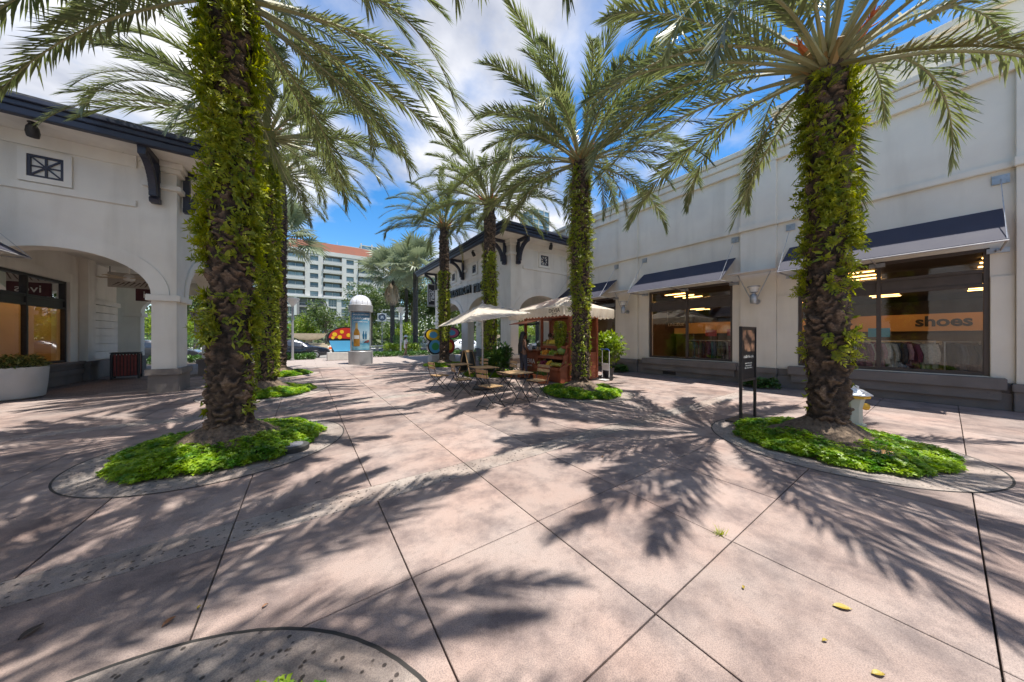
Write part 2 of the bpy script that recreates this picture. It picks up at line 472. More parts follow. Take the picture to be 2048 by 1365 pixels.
for (y0, y1, mt) in ROWS:
    if mt == 'band':
        for i in range(0, len(XL)-1, 2):
            xa, xb = XL[i], XL[min(i+2, len(XL)-1)]
            if y0 > 11.5 and xb < -2.8: continue
            slab(xa, xb, y0, y1, 'band', 'pitted_slab')
    else:
        for i in range(len(XL)-1):
            if y0 > 11.6 and XL[i+1] < -2.7: continue
            slab(XL[i], XL[i+1], y0, y1, 'slab')
if rest.v: tag(rest.build('outer_slabs', M['slab'], pave), kind='stuff')
MB().box(-2.9, 12, YSTOP, 26.1, -.05, -.004).build('far_paving', M['far_slab'], pave)
MB().box(-6.4, 12, -26, -1.9, -.05, -.004).build('far_paving', M['far_slab'], pave)
MB().box(-14, -2.95, 12.05, 26.1, -.05, -.006).build('brick_paving', M['paver'], pave)
tag(MB().box(-60, 70, 26.2, 34.2, -.13, -.09).build('road', M['asphalt']), kind='structure')
tag(MB().box(-60, 70, 26.05, 26.22, -.13, .02).build('kerb', M['kerb']), kind='structure')
ter = tag(MB().box(-60, 70, 34.2, 60, -.13, .12).build('terrace', M['kerb']), kind='structure')
MB().box(-6, 7, 34.9, 42, .12, .30).build('step', M['kerb'], ter)
# pitted ring and joint round every palm well
def ring_mesh(r0, r1, z, n=64):
    v = []; f = []
    for k in range(n):
        a = 2*math.pi*k/n
        v += [(r0*math.cos(a), r0*math.sin(a), z), (r1*math.cos(a), r1*math.sin(a), z)]
    for k in range(n):
        k2 = (k+1) % n; f.append((2*k, 2*k+1, 2*k2+1, 2*k2))
    return np_mesh('ring', v, f)
ring_me = ring_mesh(.9, 1.36, .004); ring_me.materials.append(M['band'])
joint_me = ring_mesh(1.36, 1.378, .0045); joint_me.materials.append(M['joint'])
for (x, y) in PALM_L + PALM_R:
    o = link('ring_paving', ring_me, None, pave, loc=(x, y, 0), rot=(0, 0, 0))
    link('ring_joint', joint_me, None, o)

# ------------------------------------------------------------------ arcade pavilions
def arch_wall(mb, u0, u1, ops, z0, z1, mp, th, n=18):
    """wall from u0 to u1 with arched openings (ua, ub, spring, rise); mp(u, depth, z)"""
    def slabq(ua, za0, ub, zb0, ztop):
        vs = [mp(ua,0,za0), mp(ub,0,zb0), mp(ub,0,ztop), mp(ua,0,ztop), mp(ua,th,za0), mp(ub,th,zb0), mp(ub,th,ztop), mp(ua,th,ztop)]
        mb.add(vs, [(0,1,2,3), (7,6,5,4), (0,4,5,1), (3,2,6,7)])
    def solid(ua, ub):
        p = [mp(ua,0,z0), mp(ub,0,z0), mp(ub,0,z1), mp(ua,0,z1), mp(ua,th,z0), mp(ub,th,z0), mp(ub,th,z1), mp(ua,th,z1)]
        mb.add(p, [(0,1,2,3),(7,6,5,4),(0,4,5,1),(1,5,6,2),(2,6,7,3),(3,7,4,0)])
    u = u0
    for (a, b, zs, ri) in ops:
        if a > u + 1e-6: solid(u, a)
        c, hw = (a+b)/2, (b-a)/2
        pts = []
        for i in range(n+1):
            t = math.pi*(1 - i/n)
            pts.append((c + hw*math.cos(t), zs + ri*math.sin(t)))
        for i in range(n):
            slabq(pts[i][0], pts[i][1], pts[i+1][0], pts[i+1][1], z1)
        u = b
    if u1 > u + 1e-6: solid(u, u1)
def arch_trim(a, b, zs, ri, w, mp, proud=.035, n=24, zbase=None):
    mb = MB(); c, hw = (a+b)/2, (b-a)/2
    inner, outer = [], []
    for i in range(n+1):
        t = math.pi*(1 - i/n)
        inner.append((c + hw*math.cos(t), zs + ri*math.sin(t))); outer.append((c + (hw+w)*math.cos(t), zs + (ri+w)*math.sin(t)))
    for i in range(n):
        q = [inner[i], inner[i+1], outer[i+1], outer[i]]
        vs = [mp(p[0], -proud, p[1]) for p in q] + [mp(p[0], .0, p[1]) for p in q]
        mb.add(vs, [(0,1,2,3),(0,4,5,1),(2,6,7,3)])
    return mb
def bracket(mp, reach=.92, drop=1.05, t=.15):
    """mp(out, z, side); z=0 at the soffit"""
    mb = MB()
    mb.prism([(0,0),(.13,0),(.13,-drop),(0,-drop)], mp, -t/2, t/2)
    mb.prism([(.13,0),(reach,0),(reach,-.13),(.13,-.13)], mp, -t/2, t/2)
    n = 12; inn, out = [], []
    for i in range(n+1):
        a = math.radians(90*i/n)
        # quarter arc centred at (reach, -drop): concave towards the outside
        out.append((reach - (reach-.13)*math.cos(a), -drop + (drop-.13)*math.sin(a)))
        inn.append((reach - (reach-.13-.0)*math.cos(a)*.82 - .0, -drop + (drop-.13)*math.sin(a)*.84))
    for i in range(n):
        mb.prism([out[i], out[i+1], inn[i+1], inn[i]], mp, -t/2+.005, t/2-.005)
    mb.prism([(-.0,-drop),(.17,-drop),(.20,-drop-.06),(.16,-drop-.14),(.0,-drop-.14)], mp, -t/2-.015, t/2+.015)
    return mb
def vent_window(root, mp, cu, cz, sz=.74):
    """square vent with a wheel grille; mp(u, out, z)"""
    h = sz/2; w = .12
    fr = MB()
    for (a, b, c, d) in ((-h, h, h-w, h), (-h, h, -h, -h+w), (-h, -h+w, -h+w, h-w), (h-w, h, -h+w, h-w)):
        fr.prism([(cu+a, cz+c), (cu+b, cz+c), (cu+b, cz+d), (cu+a, cz+d)], lambda p, q, t: mp(p, t, q), 0, .06)
    f = fr.build('vent_window', M['trim'], root, world=True)
    gr = MB(); k = h-w
    for (a, b, c, d) in ((-k, k, k-.05, k), (-k, k, -k, -k+.05), (-k, -k+.05, -k+.05, k-.05), (k-.05, k, -k+.05, k-.05)):
        gr.prism([(cu+a, cz+c), (cu+b, cz+c), (cu+b, cz+d), (cu+a, cz+d)], lambda p, q, t: mp(p, t, q), 0, .04)
    for i in range(4):
        an = math.pi*i/4; L = (k-.05)*(1.0 if i % 2 == 0 else 1.38); s, c = math.sin(an), math.cos(an); e = .016
        gr.prism([(cu-c*L-s*e, cz-s*L+c*e), (cu-c*L+s*e, cz-s*L-c*e), (cu+c*L+s*e, cz+s*L-c*e), (cu+c*L-s*e, cz+s*L+c*e)], lambda p, q, t: mp(p, t, q), .004+i*.003, .03+i*.003)
    gr.build('grille', M['navy'], f, world=True)
def spot(root, p, aim):
    p = Vector(p); aim = Vector(aim).normalized()
    mb = MB(); mb.lathe([(.07, 0), (.07, .02)], 10, (p.x, p.y, p.z-.02))
    mb.tube([p, p+Vector((0,0,-.14))], .02, 6)
    q = p + Vector((0,0,-.16))
    mb.tube([q - aim*.12, q - aim*.05, q + aim*.06, q + aim*.16], [.05, .085, .10, .085], 10)
    mb.build('spotlight', M['black'], root, smooth=True, world=True)

def pavilion(name, label, sx, X0, Y0, Y1, W, far_x):
    """street face at X0, inner side at X0+sx*W; end face at Y0"""
    root = empty(name, (X0, Y0, 0), label=label, cat='building')
    fx = lambda x: X0 + sx*x
    ZT = 6.3; TH = .42
    end = lambda u, dpt, z: (fx(u), Y0 + dpt, z)
    farw = lambda u, dpt, z: (fx(u), Y1 - dpt, z)
    street = lambda u, dpt, z: (fx(dpt), u, z)
    opE = [(.47, 3.5, 2.68, 1.0)]
    L = (Y1 - Y0 - 2.7)/2
    opS = [(Y0+.9, Y0+.9+L, 2.68, 1.15), (Y0+1.8+L, Y0+1.8+2*L, 2.68, 1.15)]
    mb = MB(); arch_wall(mb, 0, far_x, opE, 0, ZT, end, TH); mb.build('wall', M['white'], root, world=True)
    mb = MB(); arch_wall(mb, 0, far_x, opE, 0, ZT, farw, TH); mb.build('wall', M['white'], root, world=True)
    mb = MB(); arch_wall(mb, Y0+TH, Y1-TH, opS, 0, ZT, street, TH); mb.build('wall', M['white'], root, world=True)
    arch_trim(*opE[0], .34, end).build('arch_trim', M['trim'], root, world=True)
    for o in opS: arch_trim(*o, .30, street).build('arch_trim', M['trim'], root, world=True)
    # ceiling over the walk
    MB().box(fx(TH), fx(far_x), Y0+TH, Y1-TH, 4.25, 4.35).build('ceiling', M['trim'], root, world=True)
    # piers: plinth, cap and impost
    def pier(xa, xb, ya, yb):
        MB().box(fx(xa-.05), fx(xb+.05), ya-.05, yb+.05, 0, .48).build('pier_base', M['plinth'], root, world=True)
        MB().box(fx(xa-.10), fx(xb+.10), ya-.10, yb+.10, .482, .65).build('pier_cap', M['plinth'], root, world=True, bevel=.012)
        MB().box(fx(xa-.09), fx(xb+.09), ya-.09, yb+.09, 2.5, 2.67).build('impost', M['trim'], root, world=True, bevel=.012)
    pier(0, .47, Y0, Y0+.9); pier(0, .47, Y0+.9+L, Y0+1.8+L); pier(0, .47, Y1-.9, Y1)
    pier(3.5, 3.95, Y1-.5, Y1)
    # bands
    MB().box(fx(.72), fx(far_x), Y0-.05, Y0, 4.95, 5.12).build('band', M['trim'], root, world=True, bevel=.01)
    MB().box(fx(.72), fx(far_x), Y0-.04, Y0, 5.98, 6.29).build('frieze', M['trim'], root, world=True)
    MB().box(fx(-.04), fx(0), Y0+.8, Y1-.8, 5.98, 6.29).build('frieze', M['trim'], root, world=True)
    for i in range(2):
        ya = Y0+.9+(L+.9)*i
        MB().box(fx(-.05), fx(0), ya, ya+L, 4.95, 5.10).build('band', M['trim'], root, world=True, bevel=.01)
    for z0, z1, e in ((5.55, 5.68, .10), (6.02, 6.14, .10), (6.142, 6.292, .15)):
        MB().box(fx(-e), fx(.62), Y0-e, Y0+.75, z0, z1).build('corner_moulding', M['trim'], root, world=True, bevel=.01)
        if z0 < 6: 
            for yy in (Y0+.9+L, Y1-.75): MB().box(fx(-e), fx(.3), yy+.1, yy+.7, z0, z1).build('corner_moulding', M['trim'], root, world=True, bevel=.01)
    # vents
    vent_window(root, lambda u, o, z: (fx(u), Y0 - o, z), 2.12, 5.53, .76)
    for i in range(2):
        for k in (.3, .75):
            vent_window(root, lambda u, o, z: (fx(-o), u, z), Y0+.9+(L+.9)*i+L*k, 5.53, .70)
    # brackets
    zs = 6.29
    bracket(lambda o, z, s: (fx(.36+s), Y0-.05-o, zs+z)).build('bracket', M['navy'], root, world=True, bevel=.006)
    for yy in (Y0+.36, Y0+1.35+L, Y1-.4):
        bracket(lambda o, z, s, yy=yy: (fx(-.05-o), yy+s, zs+z)).build('bracket', M['navy'], root, world=True, bevel=.006)
    # eaves
    OV = 1.05; xa, xb, ya, yb = -OV, far_x, Y0-OV, Y1+OV
    MB().box(fx(xa), fx(xb), ya, yb, 6.294, 6.33).build('soffit', M['trim'], root, world=True)
    def gutter(f0, f1, f2, f3):
        mb = MB()
        mb.box(*f0, 6.20, 6.40).box(*f1, 6.402, 6.47).box(*f2, 6.472, 6.56)
        return mb
    mb = MB()
    for e0, e1, z0, z1 in ((0, .05, 6.21, 6.36), (.05, .10, 6.362, 6.47), (.10, .17, 6.472, 6.56)):
        mb.box(fx(xa-e1), fx(xa-e1+.16), ya-e1, yb+e1, z0, z1)
        mb.box(fx(xa-e1+.16), fx(xb), ya-e1, ya-e1+.16, z0, z1)
    mb.build('fascia_gutter', M['navy'], root, world=True, bevel=.012)
    # hip roof in courses
    rf = MB(); nst = 9; cx = (far_x - OV)/2
    for i in range(nst):
        d0, d1 = i*.42, (i+1)*.42; z0 = 6.57 + i*.16
        a, b, c, d = xa-.12+d0, xb, ya-.12+d0, yb+.12-d0
        rf.box(fx(a), fx(b), c, d, z0, z0+.05)
        rf.add([(fx(a), c, z0+.05), (fx(b), c, z0+.05), (fx(b), c+.46, z0+.2), (fx(a+.46), c+.46, z0+.2), (fx(a+.46), d-.46, z0+.2), (fx(a), d, z0+.05)],
               [(0,1,2,3), (0,3,4,5)])
    rf.build('roof', M['roof'], root, world=True)
    # spots under the eaves
    spot(root, (fx(2.05), Y0-.62, 6.29), (.2*sx, .55, -.8))
    for i in range(2): spot(root, (fx(-.6), Y0+.9+(L+.9)*i+L*.5, 6.29), (.55*sx, .1, -.8))
    return root, fx, L

left, fxl, LL = pavilion('arcade_building', 'white stucco arcade with round arches, navy eaves and a ceiling fan inside', -1, -2.94, 12.17, 22.2, 3.5, 7.0)
right, fxr, LR = pavilion('corner_shop_building', 'white stucco corner shop with black wall lettering, arches and navy bracketed eaves', 1, 8.2, 12.0, 22.2, 3.5, 3.78)

# inner wall of the left arcade with its shop window
def shop_window(root, face, y0, y1, z0, z1, zt0, zt1, s, fm, depth=.10, name='window'):
    """framed shop window in a wall x = face; s = +1 when the shop lies towards +x"""
    w = .075
    fr = MB(); xa, xb = face + s*.02, face + s*(.02+depth)
    ym = (y0+y1)/2
    fr.box(xa, xb, y0, y0+w, z0, z1).box(xa, xb, y1-w, y1, z0, z1).box(xa, xb, ym-w/2, ym+w/2, z0+w, z1-w)
    fr.box(xa, xb, y0+w, y1-w, z0, z0+w).box(xa, xb, y0+w, y1-w, z1-w, z1)
    for (a, b) in ((y0+w, ym-w/2), (ym+w/2, y1-w)):
        fr.box(xa+s*.004, xb, a, b, zt0, zt0+.07).box(xa+s*.004, xb, a, b, zt1-.07, zt1).box(xa+s*.035, xb-s*.01, a, b, zt0+.07, zt1-.07)
    f = fr.build(name, fm, root, world=True, bevel=.006)
    for (a, b) in ((y0+w, ym-w/2), (ym+w/2, y1-w)):
        for (c, d) in ((z0+w, zt0), (zt1, z1-w)):
            MB().add([(face+s*.085,a,c),(face+s*.085,b,c),(face+s*.085,b,d),(face+s*.085,a,d)], [(0,1,2,3)]).build('pane', M['glass'], f, world=True)
    return f
xw = -6.42; zc = 4.25
mb = MB()
mb.box(xw-.3, xw, -26, 8.8, 0, 6.6).box(xw-.3, xw, 11.8, 12.16, 0, 6.6).box(xw-.3, xw, 8.8, 11.8, 0, .68).box(xw-.3, xw, 8.8, 11.8, 3.3, 6.6).box(xw-3, xw-2.9, 8.5, 12.1, 0, 3.6); mb.box(xw-.3, 12.2, -26.4, -26.05, 0, 6.6) 
wl_ = MB().box(xw-.3, xw, 12.6, 13.0, 0, zc).box(xw-.3, xw, 13.0, 16.35, 0, .68).box(xw-.3, xw, 13.0, 16.35, 3.32, zc).box(xw-.3, xw, 16.35, 19.25, 0, zc).box(xw-6, xw, 19.25, 19.5, 0, zc)
wl_.build('inner_wall', M['white'], left, world=True)
mb.build('side_wall', M['white'], left, world=True)
MB().box(xw, xw+.07, 12.7, 13.0, .68, 3.6).box(xw, xw+.07, 16.35, 16.75, .68, 3.6).box(xw, xw+.07, 13.0, 16.35, 3.32, 3.6).build('window_surround', M['trim'], left, world=True, bevel=.01)
MB().box(xw, xw+.10, 12.62, 17.0, 0, .28).box(xw, xw+.14, 12.62, 17.0, .282, .46).box(xw, xw+.10, 12.62, 17.0, .462, .60).box(xw, xw+.16, 12.62, 17.0, .602, .70).build('window_plinth', M['plinth'], left, world=True, bevel=.008)
MB().box(xw, xw+.2, 17.0, 17.45, 0, zc-.002).build('pilaster', M['white'], left, world=True)
MB().box(xw, xw+.26, 16.95, 17.5, 0, .55).box(xw, xw+.29, 16.93, 17.53, .552, .68).box(xw, xw+.06, 17.53, 19.3, 0, .66).build('pilaster_base', M['plinth'], left, world=True, bevel=.01)
for i in range(7):
    MB().box(xw, xw+.10, 17.6, 19.3, .70+i*.29, .70+i*.29+.275).build('rustication_block', M['white'], left, world=True, bevel=.008)
MB().box(xw, xw+.16, 17.55, 19.36, 2.73, 2.9).build('impost', M['trim'], left, world=True, bevel=.01)
shop_window(left, xw+.02, 13.0, 16.35, .70, 3.32, 2.42, 2.74, -1, M['black'])
MB().box(xw-4, xw-3.9, 12.6, 19.2, 0, 4).box(xw-4, xw-.32, 12.62, 12.7, 0, 4).box(xw-4, xw-.32, 16.8, 16.9, 0, 4).build('shop_interior_wall', M['warmwall'], left, world=True)
MB().box(xw-3.9, xw-.32, 12.7, 16.8, 0, .06).build('shop_interior_floor', M['shopfloor'], left, world=True)
stl = MB().box(-.6, .6, -.05, .05, -.02, 0).mesh('strip_light'); stl.materials.append(M['strip'])
for k in range(5): link('strip_light', stl, None, left, loc=(xw-1.5+2.94, 13.1+k*.8-12.17, 3.6))
MB().box(xw-4, xw-.3, 12.6, 16.9, 3.62, 3.7).build('shop_interior_ceiling', M['dark'], left, world=True)
shop_window(left, xw+.02, 8.8, 11.8, .70, 3.30, 2.42, 2.74, -1, M['black'])
# inner wall of the right arcade: shop entrance
xi = 8.2+3.5
MB().box(xi, xi+.2, 12.42, 14.0, 0, zc).box(xi, xi+.2, 14.0, 20.0, 3.2, zc).box(xi, xi+.2, 20.0, 21.78, 0, zc).build('inner_wall', M['white'], right, world=True)
for a, b in ((12.44, 13.9), (20.1, 21.7)): MB().box(xi-.06, xi, a, b, 0, .6).build('inner_plinth', M['plinth'], right, world=True)
f = MB()
for k in range(5): f.box(xi+.03, xi+.11, 14.0+k*1.475, 14.08+k*1.475, 0, 3.2)
f.box(xi+.035, xi+.105, 14.08, 19.9, 2.3, 2.4).box(xi+.035, xi+.105, 14.08, 19.9, 3.12, 3.2).box(xi+.035, xi+.105, 14.08, 19.9, 0, .12)
df = f.build('entrance_frame', M['black'], right, world=True)
for k in range(4): MB().add([(xi+.07,14.08+k*1.475,.12),(xi+.07,15.475+k*1.475,.12),(xi+.07,15.475+k*1.475,3.12),(xi+.07,14.08+k*1.475,3.12)], [(0,1,2,3)]).build('pane', M['glass'], df, world=True)
# wall lettering along the street face (reads towards -Y)
ltr = dict(xd=(0,-1,0), yd=(0,0,1))
text('wall_lettering', 'NORDSTROM', .66, M['black'], right, loc=(8.12, 18.15, 4.40), extrude=.05, bold=.012, sx=1.0, **ltr)
text('wall_lettering', 'rack', 1.02, M['black'], right, loc=(8.12, 14.95, 4.45), extrude=.05, bold=.018, sx=.9, **ltr)
# blade sign at the far end
bs = empty('blade_sign', (7.75, 21.7, 3.85), label='narrow black hanging sign with white vertical lettering on the far shop corner', cat='sign')
MB().box(7.42, 8.0, 21.66, 21.74, 3.88, 5.48).build('frame', M['greysteel'], bs, world=True)
MB().box(7.49, 7.93, 21.645, 21.755, 3.95, 5.41).build('panel', M['black'], bs, world=True)
M['lettering'] = pmat('white_lettering', (.78, .78, .76), rough=.6)
text('lettering', 'rack', .46, M['lettering'], bs, (0,0,1), (-1,0,0), (7.76, 21.642, 4.62), extrude=.004, bold=.012)
text('lettering', 'NORDSTROM', .15, M['lettering'], bs, (0,0,1), (-1,0,0), (7.58, 21.642, 4.62), extrude=.004, bold=.004)
MB().bar((7.4,21.7,3.83),(8.22,21.7,3.83),.04).bar((8.2,21.7,3.5),(8.2,21.7,3.9),.05).tube([(7.95,21.7,3.81),(8.1,21.7,3.7),(8.2,21.7,3.55)],.018,6).build('arm', M['greysteel'], bs, world=True)

# ------------------------------------------------------------------ long shop wall on the right
XW = 12.0
shop = empty('long_shop_building', (XW, 4, 0), label='long cream stucco shop wall with navy awnings over bronze display windows', cat='building')
WINS = [(-5.25, -2.2), (-.52, 2.5), (4.15, 7.17), (8.83, 11.75)]
PIL = [(-1.72, -.80), (2.98, 3.90), (7.65, 8.60)]
mb = MB(); y = -26.0
for (a, b) in WINS:
    mb.box(XW, XW+.3, y, a, 0, 3.42); mb.box(XW, XW+.3, a, b, 0, .68); y = b
mb.box(XW, XW+.3, y, 14.2, 0, 3.42).box(XW, XW+.3, -26, 14.2, 3.42, 7.5)
mb.build('wall', M['wall'], shop, world=True)
for (a, b) in PIL:
    MB().box(XW-.10, XW, a, b, .56, 4.98).box(XW-.10, XW, a, b, 5.17, 6.98).build('pilaster', M['wall'], shop, world=True, bevel=.008)
    MB().box(XW-.2, XW, a-.03, b+.03, 0, .40).box(XW-.24, XW, a-.05, b+.05, .402, .56).build('pilaster_base', M['plinth'], shop, world=True, bevel=.012)
    MB().box(XW-.17, XW, a-.03, b+.03, 4.982, 5.168).build('band', M['wall'], shop, world=True, bevel=.015)
gaps = [(-9, -1.72), (-.80, 2.98), (3.90, 7.65), (8.60, 14.2)]
for (a, b) in gaps:
    MB().box(XW-.075, XW, a+.002, b-.002, 5.0, 5.15).build('band', M['wall'], shop, world=True, bevel=.015)
    # wainscot beside the windows
for (a, b) in [(-2.2, -1.72), (-.80, -.52), (2.5, 2.98), (3.90, 4.15), (7.17, 7.65), (8.60, 8.83)]:
    MB().box(XW-.035, XW, a+.003, b-.003, .56, 2.80).build('wainscot', M['wall'], shop, world=True, bevel=.008)
MB().box(XW-.10, XW, -9, 12.0, 6.985, 7.28).build('frieze', M['wall'], shop, world=True, bevel=.01)
MB().box(XW-.16, XW, -9, 12.0, 7.282, 7.50).build('cornice', M['wall'], shop, world=True, bevel=.02)
MB().box(XW-.20, XW+.4, -9, 14.2, 7.51, 7.68).build('coping', M['wall'], shop, world=True, bevel=.02)
MB().box(XW+.3, XW+9, -9, 14.2, 7.2, 7.45).build('flat_roof', M['kerb'], shop, world=True)
# taller block behind the parapet
MB().box(XW+.55, XW+8, -9, 3.2, 7.45, 8.75).box(XW+.47, XW+8.1, -9, 3.28, 8.752, 8.95).build('upper_block', M['wall'], shop, world=True, bevel=.02)
for (a, b) in gaps:
    MB().box(XW-.12, XW, a+.04, b-.04, 0, .36).build('wall_base', M['plinth'], shop, world=True)
    MB().box(XW-.10, XW, a+.05, b-.05, .362, .55).build('wall_base_cap', M['plinth'], shop, world=True, bevel=.01)
for i, (a, b) in enumerate(WINS):
    MB().box(XW-.20, XW-.121, a-.12, b+.12, .20, .42).build('sill_panel', M['plinth'], shop, world=True, bevel=.008)
    MB().box(XW-.26, XW-.02, a-.18, b+.18, .422, .66).build('window_sill', M['plinth'], shop, world=True, bevel=.012)
    shop_window(shop, XW, a, b, .68, 3.42, 2.60, 2.98, 1, M['bronze'])
MB().box(XW-.14, XW-.12, 6.0, 6.5, .05, .17).build('floor_vent', M['black'], shop, world=True)
# shop interior
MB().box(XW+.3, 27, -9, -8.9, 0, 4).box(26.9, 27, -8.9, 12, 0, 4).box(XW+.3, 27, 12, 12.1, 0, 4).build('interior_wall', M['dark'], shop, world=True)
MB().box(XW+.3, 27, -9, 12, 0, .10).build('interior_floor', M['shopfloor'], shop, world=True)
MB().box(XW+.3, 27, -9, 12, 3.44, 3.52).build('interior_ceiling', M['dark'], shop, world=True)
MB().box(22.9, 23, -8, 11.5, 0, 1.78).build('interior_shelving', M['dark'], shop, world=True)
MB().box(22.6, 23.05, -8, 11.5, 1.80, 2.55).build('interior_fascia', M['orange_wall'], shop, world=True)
text('fascia_lettering', 'shoes', .62, M['black'], shop, (0,-1,0), (0,0,1), (22.58, .1, 2.2), extrude=.01, bold=.02)
text('fascia_lettering', 'zapatos', .28, M['black'], shop, (0,-1,0), (0,0,1), (22.58, -1.55, 2.15), extrude=.01, bold=.012)
hs0 = empty('hanging_sign', (16, 8.05, 2.0), label='black hanging shop sign with white lettering inside the middle window', cat='sign')
MB().box(15.97, 16.03, 7.5, 8.6, 2.0, 2.36).build('panel', M['black'], hs0, world=True)
text('lettering', 'LINGERIE', .2, pmat('sign_white', (.78, .78, .76), rough=.6), hs0, (0,-1,0), (0,0,1), (15.965, 8.05, 2.18), extrude=.002)
for yy in (7.6, 8.5): MB().tube([(16, yy, 2.36), (16, yy, 3.44)], .006, 5).build('hanger', M['steel'], hs0, world=True)
st_me = MB().box(-.035, .035, -.42, .42, -.02, 0).mesh('strip_light'); st_me.materials.append(M['strip'])
for cx_ in (-6.6, -3.6, -.9, 1.6, 4.2, 6.8, 9.4):
    for k in range(12):
        link('strip_light', st_me, None, shop, loc=(13.4 + k*.8 - XW, cx_ - 4, 3.42))
# garments on rails behind the glass
M['garm'] = {}
for nm, c in (('cream', (.62, .58, .48)), ('plum', (.22, .05, .09)), ('charcoal', (.05, .05, .055)), ('olive', (.16, .17, .08)), ('slate', (.10, .12, .16)), ('rose', (.5, .26, .27)), ('teal', (.05, .17, .18)), ('rust', (.28, .09, .04))):
    M['garm'][nm] = pmat(nm + '_cloth', c, tuple(v*.6 for v in c), rough=.9, scale=30, bump=.3, bscale=60)
def garment_mesh(seed):
    r = random.Random(seed); mb = MB(); n = 7; L = r.uniform(.62, .85)
    rows = [(0, .03), (-.05, .19), (-.16, .23), (-.4, .22), (-L, .26)]
    th = .045
    for side in (-1, 1):
        b0 = len(mb.v)
        for (z, w) in rows:
            for k in range(n):
                u = -1 + 2*k/(n-1)
                mb.v.append((u*w, side*th*(1-u*u*.8) + .015*math.sin(u*9+z*5+seed), z))
        for i in range(len(rows)-1):
            for k in range(n-1):
                mb.f.append((b0+i*n+k, b0+i*n+k+1, b0+(i+1)*n+k+1, b0+(i+1)*n+k))
    for s in (-1, 1):
        mb.tube([(s*.18, 0, -.07), (s*.27, 0, -.3), (s*.25, 0, -.5)], [.055, .05, .045], 6)
    return mb.mesh('garment')
gm = [garment_mesh(i) for i in range(5)]
gcol = {}
def rack(x, y0, y1, zr, label, gl, wname, n):
    t = empty('clothes_rack', (x, y0, .1), label=label, cat='clothes rack', group='clothes racks inside the shop windows')
    mb = MB().tube([(x, y0, zr), (x, y1, zr)], .014, 6)
    mb.build('rail', M['steel'], t, world=True)
    for yy in (y0+.02, y1-.02): MB().tube([(x, yy, .12), (x, yy, zr)], .014, 6).bar((x-.28, yy, .115), (x+.28, yy, .115), .03).build('stand', M['steel'], t, world=True)
    for k in range(n):
        nm = gl[k % len(gl)] if random.random() < .7 else random.choice(gl)
        me = gm[random.randrange(5)]
        key = (me.name, nm)
        if key not in gcol:
            m2 = me.copy(); m2.materials.append(M['garm'][nm]); gcol[key] = m2
        o = link('garment', gcol[key], None, None, loc=(x, y0+.12+(y1-y0-.24)*k/(n-1)+random.uniform(-.015,.015), zr-.03), rot=(0, 0, random.uniform(.35,.85)))
        s = random.uniform(.85, 1.1); o.scale = (s, s, s)
        tag(o, nm + ' garment on the rail inside ' + wname, 'garment', 'garments on rails in the shop')
rack(12.85, .15, 1.75, 1.42, 'chrome clothes rail with pale and plum garments behind window by the hydrant', ['cream', 'charcoal', 'cream', 'plum', 'rose', 'charcoal', 'slate'], 'the window behind the hydrant', 16)
rack(12.95, -.45, .05, 1.4, 'short chrome rail of dark garments behind window by the hydrant', ['charcoal', 'slate', 'charcoal'], 'the hydrant window, short rail', 7)
rack(12.85, 4.3, 6.0, 1.40, 'chrome clothes rail behind the middle shop window', ['teal', 'rust', 'plum', 'cream', 'charcoal', 'olive', 'olive', 'slate'], 'the middle shop window', 18)
rack(13.9, 9.2, 11.0, 1.4, 'chrome clothes rail behind the window beside the fruit stand', ['charcoal', 'teal', 'plum'], 'the window beside the fruit stand', 12)
for i in range(4):
    for j in range(3):
        rack(16.2+i*1.6, -4.5+j*4.6, -2.2+j*4.6, 1.35, ['back','second','third','deep'][i] + ' row clothes rail deep inside the shop ' + ['behind the window nearest the hydrant side wall','in line with the sign stand','in line with the fruit stand'][j], ['charcoal','slate','plum','cream','teal','olive'], 'the shop, ' + ['back','second','third','deep'][i] + ' row ' + ['toward the hydrant','in line with the sign stand','in line with the fruit stand'][j], 7)
sg = pmat('red_card', (.55, .05, .03), rough=.6); sg2 = pmat('teal_card', (.05, .32, .36), rough=.6)
for (x, y, z, m, lb) in ((12.85, 5.15, 1.66, sg, 'red price card above the rail in the middle shop window'), (12.85, 4.42, 1.68, sg, 'red price card at the rail end in the middle shop window'), (12.85, 1.05, 1.62, sg2, 'teal price card above the rail behind the hydrant')):
    t = empty('price_card', (x, y, z-.18), label=lb, cat='sign')
    MB().box(x-.012, x+.012, y-.19, y+.19, z-.10, z+.14).build('card', m, t, world=True)
    MB().tube([(x, y, z-.26), (x, y, z-.1)], .008, 6).build('stem', M['steel'], t, world=True)

